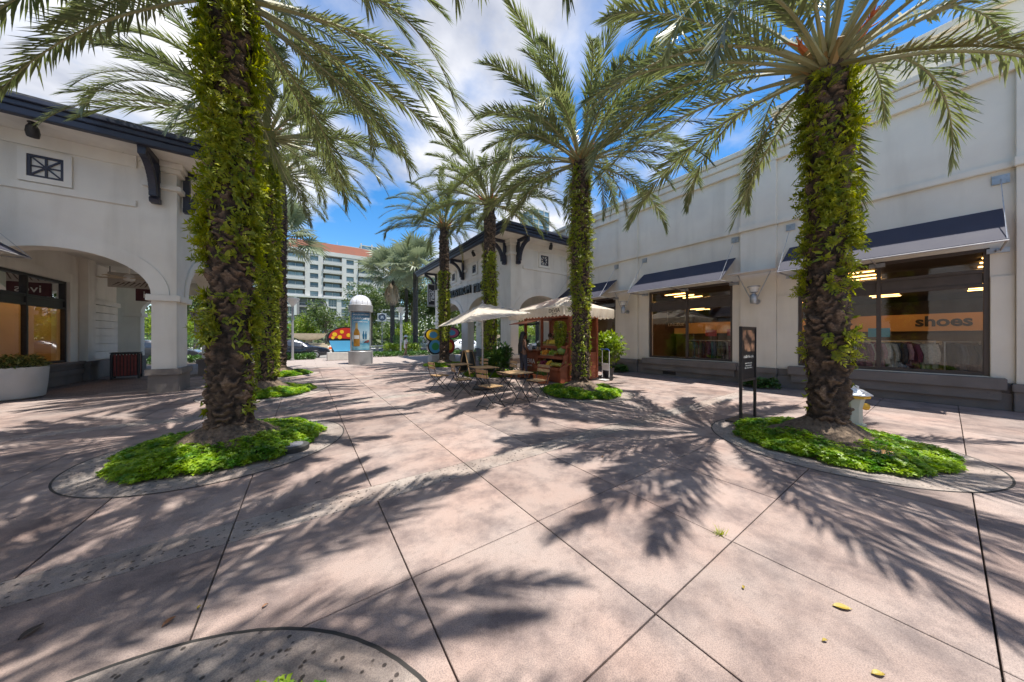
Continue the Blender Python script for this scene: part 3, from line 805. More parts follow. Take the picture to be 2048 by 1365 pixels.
# awnings
def awning(y0, y1, label, wallx=XW, s=-1, group='navy awnings over the shop windows'):
    t = empty('awning', (wallx, (y0+y1)/2, 3.35), label=label, cat='awning', group=group)
    xo, zo, xi_, zi = wallx+s*1.22, 3.35, wallx+s*.03, 4.2
    n = Vector((zi-zo, 0, -(xi_-xo))).normalized()
    mb = MB()
    a, b, c, d = (xo,y0,zo),(xo,y1,zo),(xi_,y1,zi),(xi_,y0,zi)
    off = Vector((0,0,-.012))
    mb.add([a,b,c,d]+[tuple(Vector(p)+off) for p in (a,b,c,d)], [(0,1,2,3),(7,6,5,4),(0,4,5,1),(1,5,6,2),(2,6,7,3),(3,7,4,0)])
    mb.build('canopy', M['awning'], t, world=True)
    fr = MB()
    fr.tube([(xo,y0,zo-.03),(xo,y1,zo-.03)], .02, 6).tube([(xi_,y0,zi-.035),(xi_,y1,zi-.035)], .02, 6)
    for yy in (y0+.02, (y0+y1)/2, y1-.02):
        fr.tube([(xo,yy,zo-.03),(xi_,yy,zi-.035)], .016, 6)
        fr.tube([(xo-s*.02,yy,zo-.03),(wallx+s*.02,yy,zo-.02)], .018, 6)
    fr.build('frame', M['greysteel'], t, world=True)
    for yy in (y0+.05, (y0+y1)/2, y1-.05):
        MB().box(wallx+s*.002, wallx+s*.05, yy-.13, yy+.13, zo-.07, zo+.03).bar((wallx+s*.05, yy, zo-.02), (wallx+s*.16, yy, zo-.02), .05).build('mounting_bracket', M['steel'], t, world=True)
    for yy in (y0+.02, y1-.02):
        MB().tube([(xo,yy,zo),(wallx+s*.03,yy,4.82)], .007, 5).build('tie_rod', M['steel'], t, world=True)
        p = MB().box(wallx+s*.002, wallx+s*.03, yy-.10, yy+.10, 4.72, 4.90)
        for dy_, dz_ in ((-.07,-.06),(.07,-.06),(-.07,.06),(.07,.06)): p.tube([(wallx+s*.03, yy+dy_, 4.81+dz_), (wallx+s*.045, yy+dy_, 4.81+dz_)], .012, 6)
        p.build('anchor_plate', M['steel'], t, world=True)
awning(-.66, 2.68, 'navy awning over the window behind the hydrant')
awning(4.05, 7.38, 'navy awning over the middle shop window beside the sign stand')
awning(8.75, 11.85, 'navy awning over the window beside the fruit stand')
awning(8.6, 11.98, 'navy awning beside the white arch above the planter', wallx=-6.42, s=1)
# wall lanterns on the pilasters
def lantern(y, label):
    x = XW-.10; z = 2.70
    t = empty('wall_lantern', (x, y, z), label=label, cat='wall lamp', group='lanterns on the shop pilasters')
    m = MB().tube([(x, y, z-.05), (x-.03, y, z-.05)], .085, 14); m.build('wall_plate', M['steel'], t, smooth=True, world=True)
    MB().tube([(x-.02, y, z-.05), (x-.22, y, z-.05), (x-.30, y, z-.02)], .03, 10).build('arm', M['steel'], t, smooth=True, world=True)
    MB().lathe([(.02,-.14),(.085,-.12),(.10,-.02),(.10,.10),(.085,.15),(.055,.17),(.055,.20),(.09,.21),(.11,.23)], 14, (x-.32, y, z)).build('lamp_body', M['steel'], t, smooth=True, world=True)
    MB().lathe([(.10,.232),(.105,.30),(.14,.37),(.165,.38)], 14, (x-.32, y, z)).build('glass_shade', pmat('frosted', (.72,.72,.70), rough=.25), t, smooth=True, world=True)
    MB().lathe([(.165,.382),(.17,.40),(.165,.415)], 14, (x-.32, y, z)).build('rim', M['steel'], t, world=True)
    for s in (-1, 1):
        MB().tube([(x-.32, y+s*.09, z+.05), (x-.32, y+s*.42, z+.83)], .014, 6).build('strut', M['steel'], t, world=True)
    MB().box(x-.62, x-.06, y-.62, y+.62, z+.835, z+.86).build('reflector', pmat('white_panel', (.72,.72,.70), rough=.5), t, world=True, bevel=.006)
lantern(3.44, 'grey wall lantern with flat reflector beside the sign stand')
lantern(8.12, 'grey wall lantern with flat reflector beside the fruit stand')
# ------------------------------------------------------------------ plants
rng = np.random.default_rng(11)
def unit(a): return a / np.maximum(np.linalg.norm(a, axis=-1, keepdims=True), 1e-9)
def leaf_mesh(name, P, D, N, L, W, fold=.12, droop=.15):
    """one folded leaf (a quad) per row: P base, D axis, N upper side, L length, W width"""
    n = len(P); L = np.broadcast_to(np.asarray(L, float), (n,))[:, None]; W = np.broadcast_to(np.asarray(W, float), (n,))[:, None]
    S = unit(np.cross(D, N)); U = unit(np.cross(S, D))
    mid = P + D*L*.45 + U*W*fold
    tip = P + D*L - U*L*droop
    V = np.stack([P, mid + S*W*.5, tip, mid - S*W*.5], 1).reshape(-1, 3)
    Q = np.arange(n*4).reshape(n, 4)
    return np_mesh(name, V, Q)
def rand_dirs(n, r=rng):
    return unit(r.normal(size=(n, 3)))
M['frond'] = pmat('palm_frond', (.115, .145, .052), (.205, .225, .095), rough=.36, scale=1.6, spec=.55, rand=.18, contrast=(.35,.65), coord='obj', translucent=.28)
M['rachis'] = pmat('palm_stalk', (.22, .22, .11), (.30, .28, .13), rough=.5, scale=4, rand=.1, coord='obj')
M['petiole_base'] = pmat('palm_stalk_base', (.34, .17, .04), (.30, .24, .10), rough=.6, scale=5, coord='obj')
M['trunk'] = pmat('palm_trunk', (.032, .025, .02), (.15, .105, .075), rough=.95, scale=11, detail=9, bump=1.0, bscale=70, contrast=(.40,.72))
def _boot_colour():
    n, l = M['trunk'].node_tree.nodes, M['trunk'].node_tree.links; b = n["Principled BSDF"]
    src = b.inputs["Base Color"].links[0].from_socket
    at = n.new("ShaderNodeAttribute"); at.attribute_name = 'boot'
    tn = n.new("ShaderNodeTexNoise"); tn.inputs["Scale"].default_value = 38; tn.inputs["Detail"].default_value = 6
    l.new(n.new("ShaderNodeNewGeometry").outputs["Position"], tn.inputs["Vector"])
    r = n.new("ShaderNodeValToRGB"); r.color_ramp.elements[0].position = .3; r.color_ramp.elements[1].position = .7
    r.color_ramp.elements[0].color = (.11, .068, .042, 1); r.color_ramp.elements[1].color = (.34, .235, .155, 1); l.new(tn.outputs[0], r.inputs[0])
    mr = n.new("ShaderNodeMapRange"); mr.inputs[1].default_value = .22; mr.inputs[2].default_value = .75; l.new(at.outputs["Fac"], mr.inputs[0])
    mx = n.new("ShaderNodeMixRGB"); l.new(mr.outputs[0], mx.inputs[0]); l.new(src, mx.inputs[1]); l.new(r.outputs[0], mx.inputs[2]); l.new(mx.outputs[0], b.inputs["Base Color"])
_boot_colour()
M['fern'] = pmat('trunk_fern', (.16, .215, .018), (.46, .46, .035), rough=.45, scale=9, detail=3, contrast=(.35,.65), translucent=.42)
M['creeper'] = pmat('trunk_creeper', (.14, .215, .02), (.42, .45, .035), rough=.45, scale=8, detail=3, contrast=(.35,.65), translucent=.3)
M['cover'] = pmat('ground_cover', (.07, .20, .012), (.33, .46, .025), rough=.42, scale=6, detail=4, contrast=(.38,.62), translucent=.35)
M['mulch'] = pmat('mulch', (.06, .042, .03), (.22, .16, .11), rough=.95, scale=22, detail=8, bump=1.0, bscale=50)
M['spathe'] = pmat('orange_spathe', (.58, .15, .02), (.42, .09, .02), rough=.6, scale=9)
M['leafA'] = pmat('tree_leaf', (.045, .085, .022), (.125, .165, .05), rough=.45, scale=1.2, contrast=(.35,.65), translucent=.3)
M['leafB'] = pmat('bright_leaf', (.11, .19, .022), (.27, .34, .04), rough=.45, scale=2.0, contrast=(.35,.65), translucent=.35)
M['hedge'] = pmat('hedge_leaf', (.035, .10, .018), (.10, .19, .035), rough=.45, scale=3.0, contrast=(.35,.65), translucent=.2)
M['bark'] = pmat('bark', (.08, .068, .055), (.21, .18, .145), rough=.95, scale=5, bump=.6, bscale=20)
M['fanleaf'] = pmat('fan_leaf', (.11, .14, .08), (.21, .24, .15), rough=.4, scale=1.0, rand=.2, coord='obj', translucent=.25)
M['dryleaf'] = pmat('dry_leaf', (.42, .33, .24), (.52, .40, .30), rough=.8, scale=4, coord='obj')

def frond_mesh(L, droop, seed, npair=88):
    r = np.random.default_rng(seed)
    n = 22; s = np.linspace(0, 1, n); ph = -math.radians(droop)*s**1.55
    ds = L/(n-1)
    x = np.concatenate([[0], np.cumsum(np.cos(ph[:-1])*ds)]); z = np.concatenate([[0], np.cumsum(np.sin(ph[:-1])*ds)])
    y = .10*L*r.uniform(-1, 1)*s**2
    C = np.stack([x, y, z], 1); T = unit(np.gradient(C, axis=0))
    rr = np.interp(s, [0, .05, .2, 1], [.05, .034, .021, .004])
    mb = MB(); mb.tube([tuple(p) for p in C], [float(a) for a in rr], 5)
    me = mb.mesh('frond_stalk')
    V0 = np.array(mb.v); F0 = [f for f in mb.f if len(f) == 4]
    allV = [V0]; allF = list(F0); base = len(V0)
    for side in (-1, 1):
        t = np.clip(np.linspace(.19, .995, npair) + r.uniform(-.004, .004, npair), 0, 1)
        P = np.stack([np.interp(t, s, C[:, k]) for k in range(3)], 1); Tt = unit(np.stack([np.interp(t, s, T[:, k]) for k in range(3)], 1))
        S = unit(np.cross(np.array([0, 0, 1.0]), Tt)) * side; U = np.cross(Tt, S*side)
        al = np.radians(np.interp(t, [.1, .3, .7, 1], [56, 42, 31, 12]) + r.normal(0, 7, npair)); be = np.radians(r.normal(28, 18, npair))
        D = unit(Tt*np.cos(al)[:, None] + np.sin(al)[:, None]*(S*np.cos(be)[:, None] + U*np.sin(be)[:, None]))
        LL_ = np.interp(t, [.18, .30, .5, .8, 1], [.12, .32, .47, .38, .22])*r.uniform(.86, 1.12, npair)*L/3.3
        W = np.interp(t, [.1, .3, 1], [.018, .029, .020])
        Sd = unit(np.cross(D, U)); g = np.array([0, 0, -1.0])
        m = P + D*(LL_*.5)[:, None] + g*(LL_*.02)[:, None]
        tip = P + D*LL_[:, None] + g*(LL_*r.uniform(.06, .22, npair))[:, None]
        w = W[:, None]*.5
        V = np.stack([P - Sd*w*.5, P + Sd*w*.5, m + Sd*w, m - Sd*w, tip], 1).reshape(-1, 3)
        allV.append(V)
        for i in range(npair):
            b = base + i*5; allF.append((b, b+1, b+2, b+3)); allF.append((b+3, b+2, b+4))
        base += npair*5
    me2 = bpy.data.meshes.new('frond'); me2.from_pydata(np.concatenate(allV).tolist(), [], allF); me2.update()
    me2.materials.append(M['frond']); me2.materials.append(M['rachis'])
    idx = np.zeros(len(me2.polygons), dtype=np.int32); idx[:len(F0)] = 1
    me2.polygons.foreach_set("material_index", idx)
    bpy.data.meshes.remove(me)
    return me2
FRONDS = [[frond_mesh(3.3, d, 10*i+j) for j in range(3)] for i, d in enumerate((40, 62, 84, 104))]
M['dryfrond'] = pmat('drying_frond', (.24, .21, .07), (.29, .26, .11), rough=.6, scale=1.6, rand=.15, coord='obj', translucent=.2)
DRYFROND = []
for i in range(2):
    m_ = FRONDS[i][i].copy(); m_.materials.clear(); m_.materials.append(M['dryfrond']); m_.materials.append(M['rachis']); DRYFROND.append(m_)
def trunk_mesh(h, r0, nth, dz, seed, flare=.30):
    r = np.random.default_rng(seed)
    nz = int(h/dz)+1; z = np.linspace(0, h, nz); th = np.linspace(0, 2*math.pi, nth, endpoint=False)
    Z, T = np.meshgrid(z, th, indexing='ij')
    nb = 8; row = .115
    wz = .055*np.sin(T*2+Z*5.1+seed)+.04*np.sin(T*5-Z*9.3+2*seed)+.02*np.sin(T*11+Z*17)
    v = (Z+wz)/row; k = np.floor(v); fv = v-k
    u = (T + .10*np.sin(Z*13+T*3+seed)+.06*np.sin(Z*31+T*7))*nb/(2*math.pi) + .5*(k % 2) + .22*np.sin(k*2.1+seed); ku = np.floor(u); fu = (u-ku)*2-1
    hsh = np.modf(np.abs(np.sin(ku*12.9898+k*78.233+seed)*43758.5453))[0]
    boot = np.where(hsh < .16, .15, 1.0)*np.clip(1-np.abs(fu)**(1.6+2*hsh), 0, 1)*np.clip(1.25*fv, 0, 1)*np.where(fv > .86, (1-fv)/.14, 1)
    R = r0*np.interp(Z/h, [0, .04, .1, .5, .92, 1], [1.18, 1.06, 1.0, .98, 1.03, .92]) + boot*(.022+.055*hsh) + r.normal(0, .008, Z.shape) + .012*np.sin(T*3+Z*1.7+seed)
    V = np.stack([R*np.cos(T), R*np.sin(T), Z], -1).reshape(-1, 3)
    i, j = np.meshgrid(np.arange(nz-1), np.arange(nth), indexing='ij'); j2 = (j+1) % nth
    Q = np.stack([i*nth+j, i*nth+j2, (i+1)*nth+j2, (i+1)*nth+j], -1).reshape(-1, 4)
    me = np_mesh('trunk', V, Q, smooth=False)
    at = me.attributes.new('boot', 'FLOAT', 'POINT'); at.data.foreach_set('value', (boot*(.45+.55*hsh)).ravel().astype(np.float32))
    return me
def trunk_growth(h, r0, nfr, seed, z0, z1, size, mat, side_bias=None, patchy=.5, kind='fern'):
    """small ferns or creeper leaves rooted in the old leaf bases"""
    r = np.random.default_rng(seed)
    m = nfr*4
    th = r.uniform(0, 2*math.pi, m); z = r.uniform(z0, z1, m)
    nse = np.sin(th*2+z*2.3+seed)+np.sin(th*3-z*3.7+seed*2)+.8*np.sin(z*7+th*5)
    keep = nse > np.quantile(nse, patchy)
    if side_bias is not None: keep &= r.uniform(size=m) < .35+.65*(.5+.5*np.cos(th-side_bias))
    th, z = th[keep][:nfr], z[keep][:nfr]; n = len(th)
    O = np.stack([np.cos(th), np.sin(th), np.zeros(n)], 1); tg = np.stack([-np.sin(th), np.cos(th), np.zeros(n)], 1)
    B = O*(r0+.015+r.uniform(-.02, .03, n))[:, None]; B[:, 2] = z
    if kind == 'creeper':
        nr = max(n//45, 8); per = n//nr
        rt = r.choice(th, nr); rz = r.choice(z, nr)
        st = r.normal(0, .5, (nr, per)).cumsum(1)*.045; zz = np.linspace(-.55, .55, per)[None]*r.uniform(.6, 1.5, (nr, 1)) + r.normal(0, .03, (nr, per))
        th = (rt[:, None]+st+r.normal(0, .10, (nr, per))).ravel(); z = np.clip((rz[:, None]+zz).ravel(), z0, z1); n = len(th)
        O = np.stack([np.cos(th), np.sin(th), np.zeros(n)], 1); tg = np.stack([-np.sin(th), np.cos(th), np.zeros(n)], 1)
        B = O*(r0+.02+r.uniform(-.02, .06, n)*r.uniform(0, 1, n))[:, None]; B[:, 2] = z
        D = unit(O*r.uniform(.15, .9, n)[:, None] + tg*r.normal(0, .7, n)[:, None] + np.array([0, 0, 1])*r.normal(-.2, .7, n)[:, None])
        N = unit(O + rand_dirs(n, r)*.6)
        return leaf_mesh('creeper', B, D, N, size*r.uniform(.45, 1.9, n)**1.2, size*.55*r.uniform(.7, 1.3, n))
    A = unit(O*r.uniform(.35, 1.0, n)[:, None] + tg*r.normal(0, .55, n)[:, None] + np.array([0, 0, 1])*r.normal(.25, .6, n)[:, None])
    FL = size*r.uniform(.5, 1.35, n); k = 6
    Ps, Ds, Ns, Ls, Ws = [], [], [], [], []
    for i in range(k):
        t = (i+.6)/k
        base = B + A*(FL*t)[:, None]; base[:, 2] -= FL*t*t*.35
        S = unit(np.cross(A, O+.2)); 
        for s in (-1, 1):
            if i == k-1 and s == 1: D = A
            else: D = unit(A*.75 + S*s*.8 + r.normal(0, .12, (n, 3)))
            Ps.append(base); Ds.append(D); Ns.append(unit(O+np.array([0, 0, .6]))); Ls.append(FL*(.46-.2*abs(t-.4))); Ws.append(FL*.15)
    return leaf_mesh('fern', np.concatenate(Ps), np.concatenate(Ds), np.concatenate(Ns), np.concatenate(Ls), np.concatenate(Ws), droop=.2)
def mound_mesh(r1, h, r0, seed):
    r = np.random.default_rng(seed); nr, nt = 14, 48
    V = []
    for i in range(nr):
        t = i/(nr-1); rad = r0 + (r1-r0)*t
        for k in range(nt):
            a = 2*math.pi*k/nt
            V.append((rad*math.cos(a)*(1+.05*math.sin(3*a+seed)), rad*math.sin(a)*(1+.05*math.sin(2*a+seed)), h*(1-t)**1.6 + r.normal(0, .012)*(t < .98) + .008))
    Q = [(i*nt+k, (i+1)*nt+k, (i+1)*nt+(k+1) % nt, i*nt+(k+1) % nt) for i in range(nr-1) for k in range(nt)]
    return np_mesh('mulch', V, Q, smooth=True)
def cover_mesh(rad, rin, n, seed, hmax=.11, leaf=.042):
    r = np.random.default_rng(seed)
    rr = np.sqrt(r.uniform((rin/rad)**2, 1, n))*rad; th = r.uniform(0, 2*math.pi, n)
    edge = 1+.035*np.sin(5*th+seed)+.025*np.sin(11*th)+.02*np.sin(23*th+1)
    und = 1+.45*np.sin(rr*np.cos(th)*7+seed)*np.sin(rr*np.sin(th)*6+1)
    mnd = .17*np.clip(1-rr/rad, 0, 1)**1.2
    P = np.stack([rr*edge*np.cos(th), rr*edge*np.sin(th), mnd + .02 + hmax*und*r.uniform(.1, 1, n)*np.interp(rr/rad, [0, .88, 1], [.7, 1, .35])], 1)
    Ps, Ds, Ns = [], [], []
    tilt = unit(np.stack([r.normal(0, .42, n), r.normal(0, .42, n), np.ones(n)], 1)); a0 = r.uniform(0, 6.28, n)
    for q in range(4):
        a = a0 + q*math.pi/2 + (q % 2)*.25
        D = np.stack([np.cos(a), np.sin(a), np.zeros(n)], 1); D = unit(D - tilt*np.sum(D*tilt, 1, keepdims=True))
        Ps.append(P); Ds.append(D); Ns.append(tilt)
    sz = np.tile(leaf*r.uniform(.6, 1.25, n), 4)
    return leaf_mesh('ground_cover', np.concatenate(Ps), np.concatenate(Ds), np.concatenate(Ns), sz, sz*.62, fold=.1, droop=.1)
COVER = [cover_mesh(1.07, .42, 13500, 5, .10, .031), cover_mesh(1.07, .42, 13500, 6, .10, .031)]
for c in COVER: c.materials.append(M['cover'])
MULCH = mound_mesh(1.02, .36, .18, 2); MULCH.materials.append(M['mulch'])
SPATHE = MB().tube([(0,0,0),(.05,0,.18),(.08,0,.40),(.05,0,.50)], [.035,.05,.035,.01], 6)
for k in range(7):
    a = k*.9; SPATHE.tube([(.08,0,.40),(.08+.10*math.cos(a),.10*math.sin(a),.52+.03*k/2)], [.012,.004], 4)
SPATHE = SPATHE.mesh('spathe'); SPATHE.materials.append(M['spathe'])
STUB = MB().tube([(0,0,0),(.10,0,.05),(.24,0,.13)], [.062,.05,.034], 6).mesh('leaf_stub'); STUB.materials.append(M['petiole_base'])
def date_palm(x, y, h, r0, seed, label, nfr, fern, creeper, lean=(0, 0), fine=True, scale=1.0, emin=2):
    r = random.Random(seed)
    root = empty('date_palm', (x, y, 0), rz=r.uniform(0, 6.28) * 0, label=label, cat='palm tree', group='date palms along the walk')
    tm = trunk_mesh(h, r0, 72 if fine else 40, .012 if fine else .025, seed); tm.materials.append(M['trunk'])
    link('trunk', tm, None, root)
    link('root_mound', MULCH, None, root, loc=(0, 0, .0), rot=(0, 0, seed*1.7))
    for (kind, n, z0, z1, size, bias, patchy) in fern:
        me = trunk_growth(h, r0, n, seed*7+int(z0*10), z0, z1, size, None, bias, patchy, kind)
        me.materials.append(M['fern'] if kind == 'fern' else M['creeper'])
        tag(link('trunk_fern' if kind == 'fern' else 'trunk_creeper', me, None, root), kind='stuff')
    ga = math.pi*(3-math.sqrt(5))
    for i in range(nfr):
        t = (i+.5)/nfr
        e = math.degrees(math.asin(min(1, max(-1, .985 - (0.985 - math.sin(math.radians(emin)))*t**.95)))) + r.uniform(-5, 5)
        az = i*ga + r.uniform(-.16, .16)
        di = r.choice((0, 1, 1)) if e > 66 else (r.choice((1, 2, 2)) if e > 40 else (r.choice((1, 2, 3, 2)) if e > 12 else r.choice((0, 1, 1, 2))))
        me = FRONDS[di][r.randrange(3)]
        rad = .17 - .12*max(0, e/90)
        o = link('frond', me, None, root, loc=(rad*math.cos(az), rad*math.sin(az), h - .10 + .28*max(0, e/90)), rot=(math.radians(r.uniform(-28, 28)), -math.radians(e), az))
        s = scale*r.uniform(.86, 1.08)*(1.0 if e < 60 else .92); o.scale = (s, s, s)
    for i in range(1):
        az = r.uniform(0, 6.28); o = link('frond', DRYFROND[i % 2], None, root, loc=(.17*math.cos(az), .17*math.sin(az), h-.16), rot=(math.radians(r.uniform(-30, 30)), -math.radians(r.uniform(-42, -12)), az)); o.scale = (scale*.8,)*3
    for i in range(16):
        az = i*ga*1.0+.4; o = link('leaf_stub', STUB, None, root, loc=(r0*.72*math.cos(az), r0*.72*math.sin(az), h-.14+.008*i), rot=(0, -math.radians(r.uniform(5, 35)), az))
        s = r.uniform(.8, 1.1); o.scale = (s, s, s)
    for i in range(4):
        az = i*1.9+seed; link('spathe', SPATHE, None, root, loc=(r0*.42*math.cos(az), r0*.42*math.sin(az), h-.04), rot=(0, math.radians(r.uniform(18, 50)), az))
    return root
date_palm(-.85, .8, 6.4, .26, 1, 'date palm whose fronds hang over the paving in front of the left row', 54, [], None, fine=False, emin=-12, scale=1.08)
date_palm(-.85, 5.65, 6.35, .205, 2, 'thick fern-covered date palm standing beside the white arch pier', 60,
          [('fern', 1250, 2.55, 6.2, .16, None, .45), ('creeper', 2600, 2.4, 6.1, .068, None, .55), ('fern', 230, 1.5, 2.1, .13, None, .5), ('creeper', 700, 1.45, 2.1, .06, None, .5), ('creeper', 330, .5, 1.3, .06, -2.0, .6)], None, emin=-8, scale=1.05)
date_palm(-.85, 10.5, 7.0, .19, 3, 'date palm wrapped to the ground in bright green creeper', 50,
          [('fern', 1300, 2.6, 6.6, .14, None, .28), ('creeper', 10500, .5, 6.5, .065, None, .2)], None, emin=-4)
date_palm(-.85, 15.35, 8.1, .21, 4, 'bare brown date palm beside the lamp post, last of the left row', 48, [('creeper', 500, 1.0, 6, .07, 2.8, .6)], None, fine=False)
date_palm(6.12, .97, 5.4, .188, 5, 'fern-covered date palm beside the hydrant and sign stand', 44,
          [('fern', 900, 2.75, 5.15, .15, None, .4), ('creeper', 1700, 2.6, 5.15, .066, None, .5), ('fern', 120, 2.1, 2.6, .14, None, .5), ('creeper', 90, .5, 2.0, .06, -.6, .6), ('fern', 120, 1.2, 1.6, .13, -.9, .5)], None, scale=1.12)
date_palm(6.24, 5.72, 6.4, .205, 6, 'fern-covered date palm in front of the fruit stand', 50,
          [('fern', 700, 2.2, 6.1, .13, None, .42), ('creeper', 3000, 1.2, 6.1, .06, None, .5), ('creeper', 500, .5, 1.3, .05, None, .5)], None, emin=0, scale=1.06)
date_palm(6.2, 10.6, 7.0, .205, 7, 'date palm behind the parasol with creeper on its lower trunk', 48,
          [('fern', 420, 1.6, 5.0, .14, None, .35), ('creeper', 4600, .5, 4.9, .075, None, .35)], None, fine=False)
date_palm(6.2, 15.45, 7.5, .225, 8, 'date palm beside the chalkboard and painted sculpture', 48,
          [('fern', 380, 1.6, 5.0, .14, None, .35), ('creeper', 3600, 1.4, 5.0, .075, None, .35)], None, fine=False)
names = ['in the front well with no trunk in view', 'round the first fern-covered palm beside the arch pier', 'round the creeper-wrapped palm', 'round the bare brown palm by the lamp post', 'round the palm beside the hydrant', 'round the palm in front of the fruit stand', 'round the palm behind the parasol', 'round the palm beside the chalkboard']
for i, ((x, y), nm) in enumerate(zip(PALM_L+PALM_R, names)):
    o = link('ground_cover', COVER[i % 2], None, None, loc=(x, y, 0), rot=(0, 0, i*1.1))
    tag(o, 'bright green leafy ground cover ' + nm, 'ground cover', kind='stuff')
# ---- fan palms beyond the walk
def fan_leaf_mesh(seed, nseg=26, R=1.0, pet=1.15):
    r = random.Random(seed); mb = MB()
    mb.tube([(0,0,0),(pet*.5,0,.05),(pet,0,.02)], [.03,.022,.016], 5)
    b = [f for f in mb.f if len(f) == 4]; mb.f = b; nst = len(b)
    for k in range(nseg):
        a = math.radians(-150 + 300*k/(nseg-1)); L = R*(1-.25*abs(a)/2.6)*r.uniform(.9, 1.05); w = .10*L
        d = Vector((math.cos(a), math.sin(a), .22*abs(math.sin(a)))).normalized(); s = Vector((-math.sin(a), math.cos(a), .12*(1 if k % 2 else -1)))
        p = Vector((pet, 0, .02)); m = p + d*L*.55; t = p + d*L + Vector((0,0,-.28*L*r.uniform(.6,1.3)))
        mb.add([p, m+s*w*.55, t, m-s*w*.55], [(0,1,2,3)])
    me = mb.mesh('fan_leaf'); me.materials.append(M['fanleaf']); me.materials.append(M['rachis'])
    for i in range(nst): me.polygons[i].material_index = 1
    return me
FAN = [fan_leaf_mesh(i) for i in range(3)]
DRY = FAN[0].copy(); DRY.materials.clear(); DRY.materials.append(M['dryleaf']); DRY.materials.append(M['dryleaf'])
def fan_palm(x, y, h, r0, label, sc=1.0, n=34, dry=0, seed=1):
    r = random.Random(seed)
    t = empty('fan_palm', (x, y, 0), label=label, cat='palm tree', group='fan palms beyond the walk')
    m = MB(); pts = [(0,0,h*k/14) for k in range(15)]; m.tube(pts, [r0*(1.15 if k == 0 else 1)*(1+.04*(k % 2)) for k in range(15)], 12)
    m.build('trunk', pmat('dark_trunk', (.028,.026,.025), (.075,.068,.06), rough=.9, scale=6, bump=.7, bscale=18), t, smooth=True)
    ga = math.pi*(3-math.sqrt(5))
    for i in range(n):
        e = 80 - 115*((i+.5)/n) + r.uniform(-6, 6); az = i*ga
        o = link('fan_leaf', FAN[r.randrange(3)], None, t, loc=(0, 0, h-.1+.25*max(0, e/90)), rot=(math.radians(r.uniform(-30, 30)), -math.radians(e), az)); s = sc*r.uniform(.85, 1.15); o.scale = (s, s, s)
    for i in range(dry):
        az = i*ga; o = link('dry_leaf', DRY, None, t, loc=(0, 0, h-.3), rot=(r.uniform(-.4,.4), math.radians(r.uniform(76, 88)), az)); o.scale = (sc*.95, sc*.55, sc*.55)
# a far wood closes the view beyond the road
r = np.random.default_rng(77); n = 16000
P = np.stack([r.uniform(-75, 110, n), r.uniform(66, 84, n), np.zeros(n)], 1); P[:, 2] = r.uniform(0, 1, n)*(7.5+2.2*np.sin(P[:, 0]*.35)+1.6*np.sin(P[:, 0]*.83+1))
P = P[(P[:, 0] < -8) | (P[:, 0] > 22) | (P[:, 2] < 5)]; n = len(P)
me = leaf_mesh('far_wood', P, rand_dirs(n, r), unit(rand_dirs(n, r)+np.array([0,-.5,.8])), r.uniform(.7, 1.6, n), .8); me.materials.append(M['leafA'])
tag(link('far_wood', me), 'far dark green wood closing the view beyond the road', 'trees', kind='stuff')
fan_palm(8.8, 38.5, 9.4, .26, 'fan palm with a hanging skirt of dry leaves beyond the ad column', 1.9, 34, 12, 2)
fan_palm(9.4, 31.2, 8.8, .25, 'fan palm with a dark slim trunk beside the pedestrian', 1.7, 34, 0, 3)
fan_palm(-1.6, 30.6, 9.6, .25, 'fan palm across the road behind the bare brown date palm', 1.6, 30, 0, 5)
fan_palm(12.5, 46, 9.0, .26, 'fan palm far behind the hedge beyond the pedestrian', 1.9, 28, 0, 7)
# ---- broadleaf trees and shrubs
def crown_mesh(rx, rz, n, seed, leaf, ncl=26, flat=1.0):
    r = np.random.default_rng(seed)
    c = rand_dirs(ncl, r)*r.uniform(.35, .95, (ncl, 1))*np.array([rx, rx, rz]); c[:, 2] += rz*.1
    cr_ = r.uniform(.22, .42, ncl)*rx
    k = r.integers(0, ncl, n); d = rand_dirs(n, r)
    P = c[k] + d*(cr_[k]*r.uniform(.3, 1.0, n)**.6)[:, None]*np.array([1, 1, .8])
    D = unit(d + rand_dirs(n, r)*.9 + np.array([0, 0, -.25])); N = unit(rand_dirs(n, r) + np.array([0, 0, 1.1]))
    return leaf_mesh('crown', P, D, N, leaf*r.uniform(.6, 1.3, n), leaf*.55, droop=.2)
def tree(x, y, h, rx, label, seed, n=3500, leaf=.30, mat='leafA', trunk=.18, group='street trees beyond the road', rz=None, name='street_tree'):
    t = empty(name, (x, y, -.1), label=label, cat='tree', group=group)
    r = random.Random(seed); zc_ = h - (rz or rx*.85)
    m = MB(); m.tube([(0,0,0),(.05,.02,zc_*.4),(r.uniform(-.1,.1),.05,zc_)], [trunk*1.2, trunk, trunk*.7], 8)
    for i in range(7):
        a = i*2.4+r.random(); q = rx*r.uniform(.45,.8); b0 = zc_*r.uniform(.45,.95)
        m.tube([(0.03,.02,b0),(q*.5*math.cos(a),q*.5*math.sin(a),b0+(h-b0)*.35),(q*math.cos(a),q*math.sin(a),b0+(h-b0)*.6)], [trunk*.5,trunk*.3,trunk*.1], 6)
    m.build('trunk', M['bark'], t, smooth=True)
    cm = crown_mesh(rx, rz or rx*.85, n, seed, leaf); cm.materials.append(M[mat])
    link('crown', cm, None, t, loc=(0, 0, zc_))
    return t
tr = [(14.5, 50, 12.5, 5.2, 1, 'leafA'), (20.5, 47, 13.0, 5.0, 2, 'leafA'), (27, 50, 13.5, 5.6, 3, 'leafA'), (21, 38.5, 8.5, 3.4, 4, 'leafA'), (16.2, 40.5, 9.0, 3.2, 5, 'leafA'), (9.5, 57, 10.5, 4.4, 6, 'leafA'), (34, 46, 11, 5, 16, 'leafA'), (26, 60, 15, 6, 21, 'leafA')]
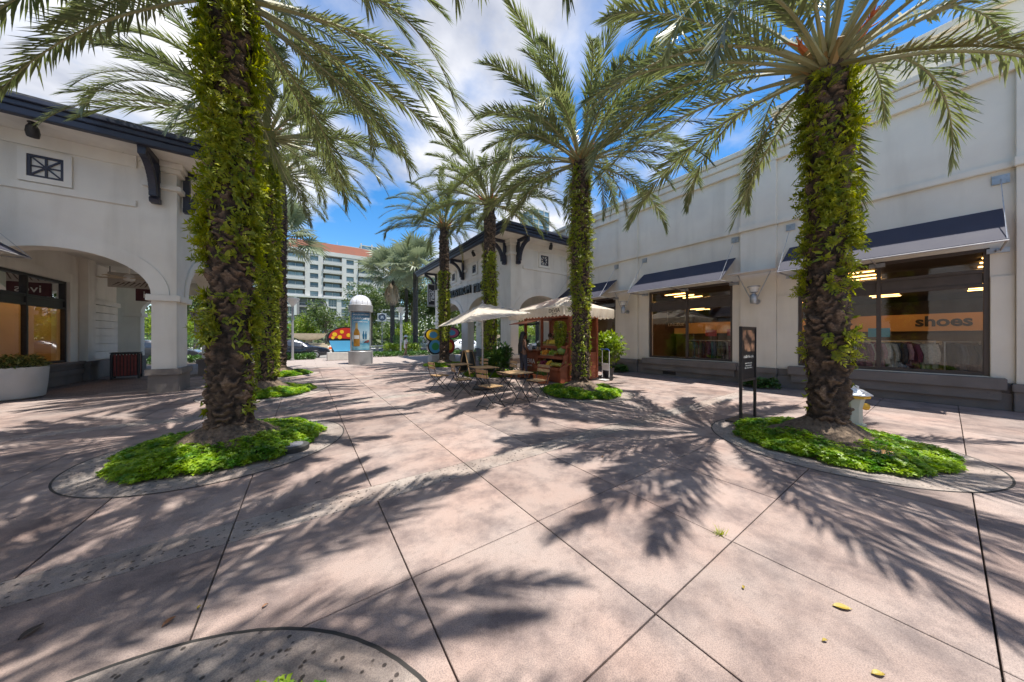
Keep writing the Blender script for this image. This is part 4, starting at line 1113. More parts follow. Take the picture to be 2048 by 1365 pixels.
lbl = ['broad dark street tree behind the fan palms, the widest of the row', 'tall street tree behind the far blade sign', 'tall dense street tree at the far end of the shop corner', 'small street tree beside the silver car', 'street tree behind the hedge by the parking meter', 'street tree behind the ad column', 'street tree seen beyond the corner shop arches', 'tallest dark tree far behind the blade sign']
for (a, b) in zip(tr, lbl): tree(a[0], a[1], a[2], a[3], b, a[4], 7000, .34, a[5])
tree(2.2, 45.5, 6.6, 2.6, 'open leafy young tree in front of the apartment block', 7, 1900, .30, 'leafA', .12)
tree(-3.8, 44.5, 6.4, 2.3, 'young leafy tree behind the fountain bowl', 8, 1700, .30, 'leafA', .11)
tree(.2, 47.5, 4.4, 1.7, 'small yellow-green tree behind the fountain bowl', 9, 2000, .24, 'leafB', .08)
tree(5.8, 47.0, 4.2, 1.9, 'small yellow-green tree behind the playground fence', 10, 2000, .24, 'leafB', .08)
tree(11.2, 44.0, 3.8, 1.8, 'small bright green tree behind the clipped hedge', 11, 2000, .22, 'leafB', .08)
tree(24.0, 40.0, 4.0, 2.0, 'small bright green tree behind the silver car', 12, 2000, .22, 'leafB', .08)
for i, (x, y, h, rx) in enumerate([(-14.5, 41, 10, 4.2), (-21, 45, 11, 4.6), (-9.0, 43, 9.5, 3.6), (-27.5, 40, 10, 4.0), (-33, 47, 12, 5.0)]):
    tree(x, y, h, rx, ['grey-barked tree seen through the first arch past the pier', 'dense tree seen through the arcade behind the cars', 'grey-barked tree in front of the left cars arch', 'dense tree far left behind the arcade', 'tall tree far left behind the arcade'][i], 30+i, 4000, .32, 'leafA', .24)
for i, (x, y) in enumerate([(-17.5, 49), (-12, 50), (-24, 52)]):
    tree(x, y, 5.5, 3.0, ['bright green low tree behind the grey-barked trees of the arcade view', 'bright green low tree past the arcade cars', 'bright green low tree at the back of the arcade view'][i], 50+i, 2600, .28, 'leafB', .12)
def box_hedge(x0, x1, y0, y1, z0, h, n, label, mat='hedge', leaf=.10, seed=1, name='hedge', stuff=True):
    r = np.random.default_rng(seed)
    P = np.stack([r.uniform(x0, x1, n), r.uniform(y0, y1, n), z0+h*r.uniform(0, 1, n)**.6], 1)
    c = np.array([(x0+x1)/2, (y0+y1)/2, z0])
    P[:, 2] += .08*h*np.sin(P[:, 0]*3.1)+.05*h*np.sin(P[:, 0]*7.3+P[:, 1]*4)
    D = unit(rand_dirs(n, r)+np.array([0, 0, .4])); N = unit(rand_dirs(n, r)+np.array([0, 0, .8]))
    me = leaf_mesh(name, P-c, D, N, leaf*r.uniform(.6, 1.3, n), leaf*.6)
    me.materials.append(M[mat])
    return tag(link(name, me, None, None, loc=c), label, 'hedge', kind='stuff' if stuff else None)
box_hedge(-2.6, .6, 24.9, 26.0, -.02, .38, 2600, 'low green planting strip at the foot of the lamp post beside the dark car', leaf=.14, seed=1)
box_hedge(4.3, 13.5, 25.0, 26.0, -.02, .36, 5200, 'long low dark hedge beside the pedestrian', leaf=.13, seed=2)
box_hedge(6.2, 9.4, 29.5, 31.2, -.1, .95, 2600, 'bright yellow-green shrub bed behind the pedestrian', mat='leafB', leaf=.16, seed=3)
box_hedge(8.5, 24, 36.0, 37.6, .12, 1.5, 7000, 'clipped dark green hedge below the street trees', leaf=.16, seed=4)
box_hedge(-12.5, -4, 25.0, 25.9, -.02, .4, 4200, 'low hedge along the road behind the arcade', leaf=.13, seed=5)
box_hedge(-34, -6, 36.5, 38, .1, 1.6, 7000, 'tall clipped hedge across the road behind the arcade cars', leaf=.17, seed=6)
def shrub(x, y, h, rad, n, label, mat, leaf, seed, name='shrub', z=0.0, pot=None, cat='plant'):
    t = empty(name, (x, y, z), label=label, cat=cat)
    r = np.random.default_rng(seed); zb = .0
    if pot:
        pr, ph, pm = pot; MB().lathe([(pr*.72,0),(pr*.9,ph*.7),(pr,ph*.85),(pr,ph),(pr*.88,ph),(pr*.85,ph-.04)], 18).build('pot', pm, t, smooth=True); zb = ph-.05
    st = MB()
    for i in range(7):
        a = i*2.4; st.tube([(0,0,zb),(rad*.35*math.cos(a),rad*.35*math.sin(a),zb+(h-zb)*.5),(rad*.6*math.cos(a),rad*.6*math.sin(a),zb+(h-zb)*.85)], [.018,.013,.006], 5)
    st.build('stems', M['bark'], t)
    hh = (h-zb)/2; ncl = 34
    c = rand_dirs(ncl, r)*r.uniform(.2, .9, (ncl, 1))*np.array([rad, rad, hh]); c[:, 2] += zb+hh*1.05
    k = r.integers(0, ncl, n); d = rand_dirs(n, r); P = c[k]+d*r.uniform(.02, .16, (n, 1))*np.array([1,1,1.1])*(rad/.5)
    D = unit(d+rand_dirs(n, r)*.5+np.array([0, 0, .25])); N = unit(rand_dirs(n, r)*.6+np.array([0, 0, 1]))
    me = leaf_mesh('foliage', P, D, N, leaf*r.uniform(.6, 1.25, n), leaf*.5*r.uniform(.8, 1.2, n), droop=.15); me.materials.append(M[mat])
    link('foliage', me, None, t)
    return t
pot_dark = pmat('dark_pot', (.04,.04,.042), (.07,.07,.07), rough=.6, scale=6)
shrub(9.45, 7.3, 1.95, .58, 1500, 'tall yellow-green leafy shrub in a dark pot beside the fruit stand', 'leafB', .17, 21, 'potted_shrub', pot=(.24, .38, pot_dark))
shrub(6.25, 9.75, 1.35, .55, 900, 'big-leaved green shrub between palm trunk and customer', 'hedge', .17, 22)
shrub(5.75, 10.2, .9, .35, 420, 'small blue-green shrub at the foot of the palm behind the parasol', 'hedge', .14, 26)
for (x, y, w, lb, sd) in ((11.35, 3.2, .42, 'low weedy planting at the wall foot below the lantern by the sign stand', 23), (11.35, 8.2, .40, 'low weedy planting at the wall foot below the lantern by the fruit stand', 24)):
    o = cover_mesh(w, .0, 420, sd, .22, .075); o.materials.append(M['hedge'])
    tag(link('wall_planting', o, None, None, loc=(x, y, 0)), lb, 'plant', kind='stuff')
def weed(x, y, label, n, L, seed):
    r = np.random.default_rng(seed); a = r.uniform(0, 6.28, n)
    D = unit(np.stack([np.cos(a), np.sin(a), r.uniform(.3, 2.2, n)], 1)); P = np.stack([r.normal(0, .008, n), r.normal(0, .008, n), np.zeros(n)], 1)
    me = leaf_mesh('weed_tuft', P, D, unit(rand_dirs(n, r)+np.array([0,0,1])), L*r.uniform(.4, 1.2, n), .005, droop=.1); me.materials.append(M['creeper'])
    tag(link('weed_tuft', me, None, None, loc=(x, y, -.004)), label, 'weed')
weed(2.60, .98, 'thin grass tuft growing in a paving joint', 46, .075, 4)
# ------------------------------------------------------------------ things on the walk
random.seed(8)
M['wood'] = pmat('bistro_wood', (.30, .18, .085), (.47, .31, .16), rough=.55, scale=14, rand=.14, bump=.2, bscale=60, coord='obj')
M['redwood'] = pmat('cart_wood', (.22, .058, .025), (.34, .10, .045), rough=.5, scale=5, detail=7, bump=.15, bscale=40, rand=.1)
M['canvas'] = pmat('cream_canvas', (.66, .60, .50), (.75, .70, .61), rough=.85, scale=5, bump=.25, bscale=90, translucent=.42)
M['terra'] = pmat('terracotta', (.42, .12, .04), (.50, .16, .06), rough=.7, scale=6)
M['chalk'] = pmat('chalkboard', (.03, .032, .03), (.05, .05, .048), rough=.85, scale=8)
M['paint_white'] = pmat('white_paint', (.76, .76, .74), (.70, .70, .68), rough=.5, scale=4)

# bistro chair, local: sits facing +x, feet at z=0
def make_chair():
    t = empty('folding_chair', (0, 0, 0))
    for s in (-1, 1):
        y = s*.195
        MB().tube([(.24, y*1.02, .008), (-.16, y, .43), (-.235, y*.98, .62), (-.26, y*.96, .83)], .0095, 6).build('back_leg', M['black'], t, smooth=True)
        MB().tube([(-.25, y*.86, .008), (.17, y*.86, .445)], .0095, 6).build('front_leg', M['black'], t, smooth=True)
    fr = MB().tube([(.17, -.17, .44), (.17, .17, .44)], .008, 6).tube([(-.17, -.19, .44), (-.17, .19, .44)], .008, 6)
    MB().tube([(.20, -.19, .055), (.20, .19, .055)], .007, 6).build('cross_bar', M['black'], t)
    MB().tube([(-.22,-.17,.05),(-.22,.17,.05)], .007, 6).build('cross_bar', M['black'], t)
    for s in (-1, 1): fr.bar((-.19, s*.165, .445), (.19, s*.165, .445), .016, .012)
    fr.build('seat_frame', M['black'], t)
    sl = MB().box(-.021, .021, -.20, .20, 0, .014).mesh('seat_slat'); sl.materials.append(M['wood'])
    for k in range(7): link('seat_slat', sl, None, t, loc=(-.165+k*.055, 0, .452))
    bs_ = MB().box(-.007, .007, -.205, .205, -.036, .036).mesh('back_slat'); bs_.materials.append(M['wood'])
    link('back_slat', bs_, None, t, loc=(-.252, 0, .79), rot=(0, -.12, 0)); link('back_slat', bs_, None, t, loc=(-.236, 0, .685), rot=(0, -.15, 0))
    return t
def make_table():
    t = empty('folding_table', (0, 0, 0))
    sl = MB().box(-.031, .031, -.31, .31, 0, .016).mesh('top_slat'); sl.materials.append(M['wood'])
    for k in range(9): link('top_slat', sl, None, t, loc=(-.272+k*.068, 0, .695))
    fr = MB()
    for s in (-1, 1): fr.bar((-.29, s*.24, .685), (.29, s*.24, .685), .022, .014)
    fr.bar((-.302, -.3, .688), (-.302, .3, .688), .01, .02).bar((.302, -.3, .688), (.302, .3, .688), .01, .02)
    fr.build('top_frame', M['black'], t)
    for s in (-1, 1):
        MB().tube([(-.27, s*.25, .008), (.22, s*.25, .685)], .011, 6).build('leg', M['black'], t, smooth=True)
        MB().tube([(.27, s*.215, .008), (-.22, s*.215, .685)], .011, 6).build('leg', M['black'], t, smooth=True)
    MB().tube([(-.25,-.25,.04),(-.25,.25,.04)], .008, 6).build('cross_bar', M['black'], t); MB().tube([(.25,-.215,.04),(.25,.215,.04)], .008, 6).build('cross_bar', M['black'], t)
    return t
ch0, tb0 = make_chair(), make_table()
tables = [(3.98, 5.66, .06, 'square slatted folding table with the open view, nearest the planter box'), (3.98, 7.12, -.05, 'square slatted folding table over the parasol base'), (3.82, 8.35, .03, 'square slatted folding table in front of the chalkboard')]
for i, (x, y, rz, lb) in enumerate(tables):
    o = tb0 if i == 0 else copy_tree(tb0)
    o.location = (x, y, .002); o.rotation_euler = (0, 0, rz); tag(o, lb, 'table', 'folding bistro tables')
chairs = [(3.30, 5.60, .15, 'slatted folding chair at the table by the planter box, back to the road'), (4.68, 5.72, math.pi+.1, 'slatted folding chair in front of the terracotta planter box'),
          (3.28, 6.95, -.2, 'slatted folding chair beside the parasol base, back to the walk'), (4.72, 7.15, math.pi-.12, 'slatted folding chair between parasol base and shrub'),
          (3.08, 8.02, .1, 'slatted folding chair farthest out at the chalkboard table'), (4.55, 8.5, math.pi+.15, 'slatted folding chair behind the parasol pole')]
for i, (x, y, rz, lb) in enumerate(chairs):
    o = ch0 if i == 0 else copy_tree(ch0)
    o.location = (x, y, .002); o.rotation_euler = (0, 0, rz); tag(o, lb, 'chair', 'folding bistro chairs')
# parasol
ux, uy = 4.28, 7.72
um = empty('parasol', (ux, uy, 0), label='cream square market parasol over the folding tables', cat='parasol')
MB().lathe([(.30,0),(.30,.05),(.27,.075),(.06,.085),(.06,.2),(.045,.2)], 24).build('base', M['black'], um, smooth=True)
MB().tube([(0,0,.08),(0,0,2.53)], .026, 10).build('pole', M['greysteel'], um, smooth=True)
def umb_pt(u, v):
    m = max(abs(u), abs(v)); return (u, v, 2.52 - .46*m - .03*m*m + .215*u*.72 - .03*v)
mb = MB(); n = 12
for i in range(n+1):
    for j in range(n+1):
        u, v = -1.02+2.04*i/n, -1.02+2.04*j/n; p = umb_pt(u, v)
        sag = .028*math.sin(math.pi*abs(u))*math.sin(math.pi*abs(v)) if False else 0
        mb.v.append(p)
for i in range(n):
    for j in range(n): mb.f.append((i*(n+1)+j, (i+1)*(n+1)+j, (i+1)*(n+1)+j+1, i*(n+1)+j+1))
mb.build('canopy', M['canvas'], um)
MB().sphere((0,0,2.56), .035, 8, 6).build('finial', M['greysteel'], um)
for (a, b) in ((1,1),(1,-1),(-1,1),(-1,-1),(1,0),(-1,0),(0,1),(0,-1)):
    q = umb_pt(a*1.0, b*1.0); h0 = umb_pt(a*.5, b*.5)
    MB().tube([(0,0,2.46),(h0[0],h0[1],h0[2]-.02),(q[0],q[1],q[2]-.02)], .009, 5).build('rib', M['greysteel'], um)
    MB().tube([(0,0,1.95),(h0[0],h0[1],h0[2]-.025)], .008, 5).build('strut', M['greysteel'], um)

# ---- fruit stand cart
cart = empty('fruit_stand', (7.9, 8.3, 0), label='red-brown wooden juice stand with scalloped cream canopy', cat='market stall')
RW = M['redwood']
X0, X1, Y0_, Y1_ = 7.25, 8.56, 7.1, 9.55
for (x, y) in ((X0, Y0_), (X1, Y0_), (X0, Y1_), (X1, Y1_), (X0, 8.55)):
    MB().box(x-.045, x+.045, y-.045, y+.045, .1, 2.34).build('post', RW, cart, world=True, bevel=.006)
# boarded walls
def boards(xa, xb, ya, yb, z0, z1, n, axis):
    for k in range(n):
        a, b = z0+(z1-z0)*k/n, z0+(z1-z0)*(k+1)/n-.006
        MB().box(xa, xb, ya, yb, a, b).build('board', RW, cart, world=True, bevel=.003)
boards(X1-.02, X1+.02, Y0_+.05, Y1_-.05, .12, 2.2, 12, 'y')
boards(X0+.05, X1-.05, Y0_-.02, Y0_+.02, .12, 1.0, 6, 'x')
boards(X0+.05, X1-.05, Y1_-.02, Y1_+.02, .12, 1.0, 6, 'x')
MB().box(7.0, 7.04, 8.44, 9.55, .1, .98).build('counter_front', RW, cart, world=True, bevel=.006)
MB().box(6.94, 7.6, 8.40, 9.6, 1.0, 1.04).build('counter_top', RW, cart, world=True, bevel=.006)
MB().box(7.0, 7.3, 8.44, 8.48, .1, .99).build('counter_side', RW, cart, world=True)
MB().box(X0, X1, Y0_, Y1_, .06, .10).build('floor', RW, cart, world=True)
MB().box(X0-.03, X1, Y0_-.03, Y1_+.03, 2.2, 2.3).build('top_beam', RW, cart, world=True, bevel=.006)
MB().box(X0+.45, X0+.95, Y0_+.1, 8.5, 1.72, 2.18).build('overhead_cabinet', RW, cart, world=True, bevel=.006)
MB().box(X1-.6, X1-.05, Y0_+.1, Y1_-.1, .9, .94).build('back_counter', RW, cart, world=True)
M['letter'] = pmat('cream_lettering', (.74, .70, .62), rough=.7)
M['ink'] = pmat('dark_lettering', (.06, .055, .05), rough=.8)
w_ = dict(xd=(0,-1,0), yd=(0,0,1))
text('counter_lettering', 'DEVIA', .24, M['letter'], cart, loc=(6.992, 8.98, .62), extrude=.003, **w_)
text('counter_lettering', 'JUICE BAR', .075, M['letter'], cart, loc=(6.992, 8.98, .46), extrude=.003, **w_)
# canopy: hipped top with a scalloped valance
CX0, CX1, CY0, CY1 = 6.62, 9.1, 6.75, 9.85; ze, zp = 2.50, 2.98
ap0, ap1 = ((CX0+CX1)/2, CY0+1.15, zp), ((CX0+CX1)/2, CY1-1.15, zp)
mb = MB()
def grid(a, b, c, d, nu, nv, sag):
    b0 = len(mb.v)
    for i in range(nu+1):
        for j in range(nv+1):
            u, v = i/nu, j/nv
            p = [(a[k]*(1-u)+b[k]*u)*(1-v)+(d[k]*(1-u)+c[k]*u)*v for k in range(3)]
            p[2] -= sag*math.sin(math.pi*u)*math.sin(math.pi*v) + .008*math.sin(u*23+v*9)
            mb.v.append(tuple(p))
    for i in range(nu):
        for j in range(nv): mb.f.append((b0+i*(nv+1)+j, b0+(i+1)*(nv+1)+j, b0+(i+1)*(nv+1)+j+1, b0+i*(nv+1)+j+1))
A, B, C, D = (CX0,CY0,ze),(CX1,CY0,ze),(CX1,CY1,ze),(CX0,CY1,ze)
grid(A, B, ap0, ap0, 10, 6, .05); grid(B, C, ap1, ap0, 12, 6, .05); grid(C, D, ap1, ap1, 10, 6, .05); grid(D, A, ap0, ap1, 12, 6, .05)
mb.build('canopy_top', M['canvas'], cart, smooth=True, world=True)
def valance(p0, p1, n, lab):
    m = MB(); p0, p1 = Vector(p0), Vector(p1); N = n*8
    out = (p1-p0).normalized().cross(Vector((0,0,1)))
    for i in range(N+1):
        t = i/N; p = p0.lerp(p1, t); ph = (t*n) % 1.0
        drop = .27 + .055*math.sin(math.pi*ph) if i not in (0, N) else .27
        fl = .012*math.sin(t*n*6.283*.5)
        m.v += [tuple(p), tuple(p+Vector((0,0,-drop))+out*(fl+.01))]
    for i in range(N): m.f.append((2*i, 2*i+1, 2*i+3, 2*i+2))
    m.build('valance', M['canvas'], cart, world=True)
valance(A, B, 14, ''); valance(B, C, 18, ''); valance(C, D, 14, ''); valance(D, A, 18, '')
text('valance_lettering', 'DEVIA', .19, M['ink'], cart, loc=(CX0-.03, CY0+.42, ze-.13), extrude=.003, **w_)
text('valance_lettering', 'JUICE BAR', .05, M['ink'], cart, loc=(CX0-.03, CY0+.42, ze-.235), extrude=.003, **w_)
text('valance_lettering', 'DEVIA', .19, M['ink'], cart, (1,0,0), (0,0,1), loc=(CX0+.42, CY0-.03, ze-.13), extrude=.003)
# open flap on the street side
MB().add([(7.2,8.6,2.17),(7.2,9.7,2.17),(6.55,9.7,2.02),(6.55,8.6,2.02),(7.2,8.6,2.15),(7.2,9.7,2.15),(6.55,9.7,2.0),(6.55,8.6,2.0)],[(0,1,2,3),(7,6,5,4),(0,4,5,1),(1,5,6,2),(2,6,7,3),(3,7,4,0)]).build('serving_flap', RW, cart, world=True)
# sloping display shelves
SY0, SY1 = 7.14, 8.40
shelf_z = [(.46, 6.78), (.83, 6.93), (1.18, 7.06)]
for (z, xf) in shelf_z:
    sh = MB().add([(xf,SY0,z),(xf,SY1,z),(xf+.42,SY1,z+.16),(xf+.42,SY0,z+.16),(xf,SY0,z-.03),(xf,SY1,z-.03),(xf+.42,SY1,z+.13),(xf+.42,SY0,z+.13)],[(0,1,2,3),(7,6,5,4),(0,4,5,1),(1,5,6,2),(2,6,7,3),(3,7,4,0)]).build('shelf', RW, cart, world=True)
    MB().box(xf-.025, xf, SY0, SY1, z-.05, z+.045).build('lip', RW, sh, world=True, bevel=.004)
    MB().add([(xf,SY0-.025,z-.05),(xf+.44,SY0-.025,z+.11),(xf+.44,SY0-.025,z+.22),(xf,SY0-.025,z+.05),(xf,SY0-.003,z-.05),(xf+.44,SY0-.003,z+.11),(xf+.44,SY0-.003,z+.22),(xf,SY0-.003,z+.05)],[(0,1,2,3),(7,6,5,4),(0,4,5,1),(1,5,6,2),(2,6,7,3),(3,7,4,0)]).build('end_lip', RW, sh, world=True)
for yy in (SY0+.02, SY1-.06):
    MB().prism([(6.86,.0),(7.26,.0),(7.26,1.3),(7.15,1.16),(6.86,.42)], lambda a, b, t: (a, t, b), yy, yy+.03).build('side_panel', RW, cart, world=True)
MB().box(6.87, 6.9, SY0+.05, SY1-.06, .02, .40).build('kick_panel', RW, cart, world=True)
# fruit baskets
M['basket'] = pmat('wicker', (.42, .28, .13), (.55, .40, .22), rough=.8, scale=60, bump=.5, bscale=120)
fruitm = {'orange': ((.72,.26,.02),(.80,.36,.03)), 'lime': ((.22,.36,.03),(.34,.46,.05)), 'lemon': ((.78,.50,.03),(.82,.58,.08)), 'passion fruit': ((.17,.02,.05),(.30,.05,.09)), 'mango': ((.66,.30,.05),(.50,.42,.06)), 'banana': ((.76,.56,.04),(.82,.66,.10)), 'papaya': ((.24,.28,.05),(.55,.42,.08)), 'melon': ((.08,.17,.03),(.30,.40,.10)), 'pine': ((.20,.15,.05),(.36,.27,.08))}
FM = {k: pmat(k.replace(' ', '_') + '_skin', a, b, rough=.4, scale=14, coord='obj') for k, (a, b) in fruitm.items()}
SPH = None
def basket(y, tier, fruit, label, w=.27, fr=.036, n=34, seed=0):
    z, xf = shelf_z[tier]; r = random.Random(seed+y)
    tilt = math.atan2(.16, .42)
    t = empty('fruit_basket', (xf+.03, y, z+.02), label=label, cat='fruit basket', group='fruit on the stand')
    t.rotation_euler = (0, -tilt, 0)
    b = MB()
    b.box(0, .34, -w/2, w/2, 0, .012).box(0, .012, -w/2, w/2, .013, .05).box(.328, .34, -w/2, w/2, .013, .06).box(.013, .327, -w/2, -w/2+.012, .013, .055).box(.013, .327, w/2-.012, w/2, .013, .055)
    b.build('tray', M['basket'], t)
    f = MB()
    if fruit == 'banana':
        for k in range(11):
            y0 = -w/2+.03+(w-.06)*k/10; a = r.uniform(-.2,.2)
            f.tube([(.05, y0, .05+.02*(k%3)), (.11, y0+.01*a, .115+.03*(k%2)), (.19, y0, .125+.03*(k%2)), (.27, y0-.01, .09+.02*(k%3))], [.008, .02, .021, .008], 6)
    else:
        sc = (1,1,1) if fruit != 'mango' else (1.35,1,.95)
        for k in range(n):
            lay = 0 if k < n*.5 else (1 if k < n*.84 else 2); q = 1-.2*lay
            f.sphere((.17+r.uniform(-.13,.13)*q, r.uniform(-w/2+.03,w/2-.03)*q, .045+lay*.045+r.uniform(0,.012)), fr*r.uniform(.9,1.1), 8, 6, sc)
    tag(f.build('fruit', FM[fruit], t, smooth=True), kind='stuff')
basket(8.12, 1, 'orange', 'tray of oranges on the middle shelf of the fruit stand', .34, n=38)
basket(7.79, 1, 'lime', 'tray of green limes on the middle shelf of the fruit stand', .30, fr=.033, n=40)
basket(8.10, 0, 'passion fruit', 'tray of purple passion fruit on the lowest shelf', .32, fr=.03, n=48)
basket(7.76, 0, 'lemon', 'tray of yellow lemons on the lowest shelf', .32, fr=.03, n=48)
basket(8.17, 2, 'mango', 'tray of orange mangoes on the top shelf', .26, fr=.042, n=16)
basket(7.86, 2, 'banana', 'bunches of yellow bananas on the top shelf', .34)
def papaya(x, y, z, rz, label, s=1.0, fr='papaya'):
    t = empty(fr if fr == 'papaya' else 'green_papaya', (x, y, z), rz, label, 'papaya', 'papayas on the stand')
    MB().lathe([(.005,-.15),(.035,-.13),(.062,-.07),(.072,0),(.06,.07),(.035,.12),(.008,.14)], 12).build('fruit', FM[fr], t, smooth=True)
    MB().tube([(0,0,.135),(0,0,.16)], .008, 5).build('stalk', M['bark'], t)
    for c in t.children: c.data.transform(Matrix.Rotation(math.radians(90), 4, 'Y')); c.data.transform(Matrix.Scale(s, 4))
z0, xf0 = shelf_z[0]
for k in range(4): papaya(xf0+.17, 7.26+k*.105, z0+.135, .12, 'striped green and yellow papayas in a row at the end of the lowest shelf')
z1, xf1 = shelf_z[1]
papaya(xf1+.2, 8.34, z1+.14, .1, 'single yellow-green papaya beside the oranges', .9)
papaya(xf0+.2, 8.34, z0+.14, .1, 'single yellow-green papaya beside the passion fruit', .9)
papaya(shelf_z[2][1]+.2, 8.36, shelf_z[2][0]+.14, .1, 'single yellow-green papaya beside the mangoes', .9)
papaya(xf1+.2, 7.60, z1+.14, .1, 'single yellow-green papaya beside the watermelon', .9)
wm_ = MB().sphere((0,0,.16), .155, 18, 12, (1,1.12,1)).build('watermelon', FM['melon'], None, smooth=True)
wm_.location = (xf1+.2, 7.36, z1+.07); tag(wm_, 'large round green watermelon on the middle shelf', 'watermelon')
def pineapple(x, y, z, label, s=1.0):
    t = empty('pineapple', (x, y, z), random.random()*6, label, 'pineapple', 'pineapples on the stand')
    b = MB(); nr, nt = 9, 12
    b.lathe([(.03,0),(.055,.02),(.066,.06),(.068,.11),(.06,.16),(.035,.195),(.01,.2)], 12); b.build('fruit', FM['pine'], t, smooth=False)
    r = np.random.default_rng(int(x*100+y*10)); n = 34; a = r.uniform(0, 6.28, n)
    Dd = unit(np.stack([np.cos(a)*.7, np.sin(a)*.7, r.uniform(.5, 1.8, n)], 1)); P = np.tile([0, 0, .195], (n, 1))
    me = leaf_mesh('leaf_crown', P, Dd, unit(np.stack([-np.cos(a), -np.sin(a), np.full(n, .8)], 1)), r.uniform(.12, .24, n), .018, droop=.25); me.materials.append(M['hedge'])
    link('leaf_crown', me, None, t); t.scale = (s, s, s)
pineapple(shelf_z[0][1]+.32, 7.22, shelf_z[0][0]+.125, 'pineapple at the end of the lowest shelf')
pineapple(shelf_z[2][1]+.28, 7.25, shelf_z[2][0]+.11, 'pineapple at the end of the top shelf')
pineapple(shelf_z[2][1]+.3, 8.34-.32, shelf_z[2][0]+.12, 'pineapple behind the bananas on the top shelf', .8)
pineapple(shelf_z[0][1]+.32, 8.22, shelf_z[0][0]+.125, 'pineapple behind the passion fruit', .8)
# trailing plant hanging from the stand roof
hp = empty('hanging_plant', (7.1, 7.42, 2.15), label='trailing green plant hanging from the fruit stand canopy', cat='plant')
MB().tube([(0,0,0),(0,0,-.22)], .006, 5).build('hook', M['black'], hp)
MB().lathe([(.07,-.36),(.11,-.22),(.115,-.2)], 12).build('pot', pot_dark, hp)
r = np.random.default_rng(5); n = 1100; a = r.uniform(0, 6.28, n); zz = -r.uniform(.08, 1.0, n)**1.0; rad = np.interp(-zz, [0,.2,.5,.8,1.0],[.10,.20,.20,.15,.06])*r.uniform(.3,1,n)**.5
P = np.stack([rad*np.cos(a), rad*np.sin(a), zz], 1); Dd = unit(np.stack([np.cos(a), np.sin(a), r.normal(-.8,.5,n)],1))
me = leaf_mesh('trailing_leaves', P, Dd, unit(np.stack([np.cos(a)*.6, np.sin(a)*.6, np.ones(n)],1)), .07*r.uniform(.6,1.3,n), .045); me.materials.append(M['creeper']); link('trailing_leaves', me, None, hp)
# counter things
def small_pot(x, y, z, label, leaf, n, h, seed, pm):
    shrub(x, y, h, .10, n, label, leaf, .07, seed, 'potted_plant', z, (.065, .12, pm))
small_pot(7.12, 9.30, 1.042, 'feathery potted plant on the stand counter', 'hedge', 150, .42, 61, M['paint_white'])
small_pot(7.12, 8.62, 1.042, 'small plant in a tan pot on the stand counter', 'hedge', 90, .34, 62, M['basket'])
cs = empty('counter_sign', (7.05, 8.98, 1.042), label='small white menu card standing on the stand counter', cat='sign')
MB().box(-.006, .006, -.09, .09, 0, .22).build('card', M['paint_white'], cs); MB().box(0.007, .05, -.07, .07, 0, .01).build('foot', M['paint_white'], cs)
for k in range(5):
    t = empty('steel_canister', (8.18+.02*k, 7.35+k*.19, .942), label='steel canister on the back counter of the stand', cat='canister', group='canisters on the back counter')
    MB().lathe([(.07,0),(.07,.30+.05*(k%2)),(.06,.32+.05*(k%2)),(.02,.34+.05*(k%2))], 14).build('body', M['steel'], t, smooth=True)
ps = empty('wall_notice', (7.69, 8.05, 1.85), label='small framed notice fixed to the stand cabinet', cat='sign')
MB().box(7.68, 7.697, 7.98, 8.13, 1.83, 2.1).build('sheet', pmat('pale_blue_sheet', (.45,.58,.62), rough=.6), ps, world=True)
MB().box(7.675, 7.679, 8.0, 8.11, 1.95, 2.05).build('print', M['paint_white'], ps, world=True)
# terracotta boxes and pots by the stand
def trough(x, y, rz, label, plants, seed):
    t = empty('terracotta_trough', (x, y, 0), rz, label, 'planter', 'terracotta planters by the stand')
    L, w, h = .30, .11, .24
    vs = [(-L*.86,-w*.8,0),(L*.86,-w*.8,0),(L*.86,w*.8,0),(-L*.86,w*.8,0),(-L,-w,h),(L,-w,h),(L,w,h),(-L,w,h)]
    MB().add(vs, [(0,3,2,1),(0,1,5,4),(1,2,6,5),(2,3,7,6),(3,0,4,7),(4,5,6,7)]).box(-L-.015, L+.015, -w-.015, w+.015, h+.001, h+.035).build('box', M['terra'], t, bevel=.008)
    r = np.random.default_rng(seed); n = plants
    P = np.stack([r.uniform(-L*.9, L*.9, n), r.uniform(-w*.7, w*.7, n), np.full(n, h+.02)], 1); D = unit(np.stack([r.normal(0,.5,n), r.normal(0,.5,n), np.full(n, 1.0)],1))
    me = leaf_mesh('leaves', P, D, unit(np.stack([r.normal(0,1,n), r.normal(0,1,n), np.full(n,.3)],1)), r.uniform(.10,.24,n), .03, droop=.2); me.materials.append(M['hedge']); link('leaves', me, None, t)
trough(6.42, 7.62, math.pi/2, 'terracotta trough of spiky green plants below the fruit shelves', 90, 3)
trough(6.70, 8.95, math.pi/2, 'terracotta trough at the foot of the stand counter behind the customer', 25, 4)
shrub(6.45, 9.4, .55, .16, 120, 'small plant in a terracotta pot behind the customer', 'hedge', .09, 66, 'potted_plant', 0, (.13, .2, M['terra']))
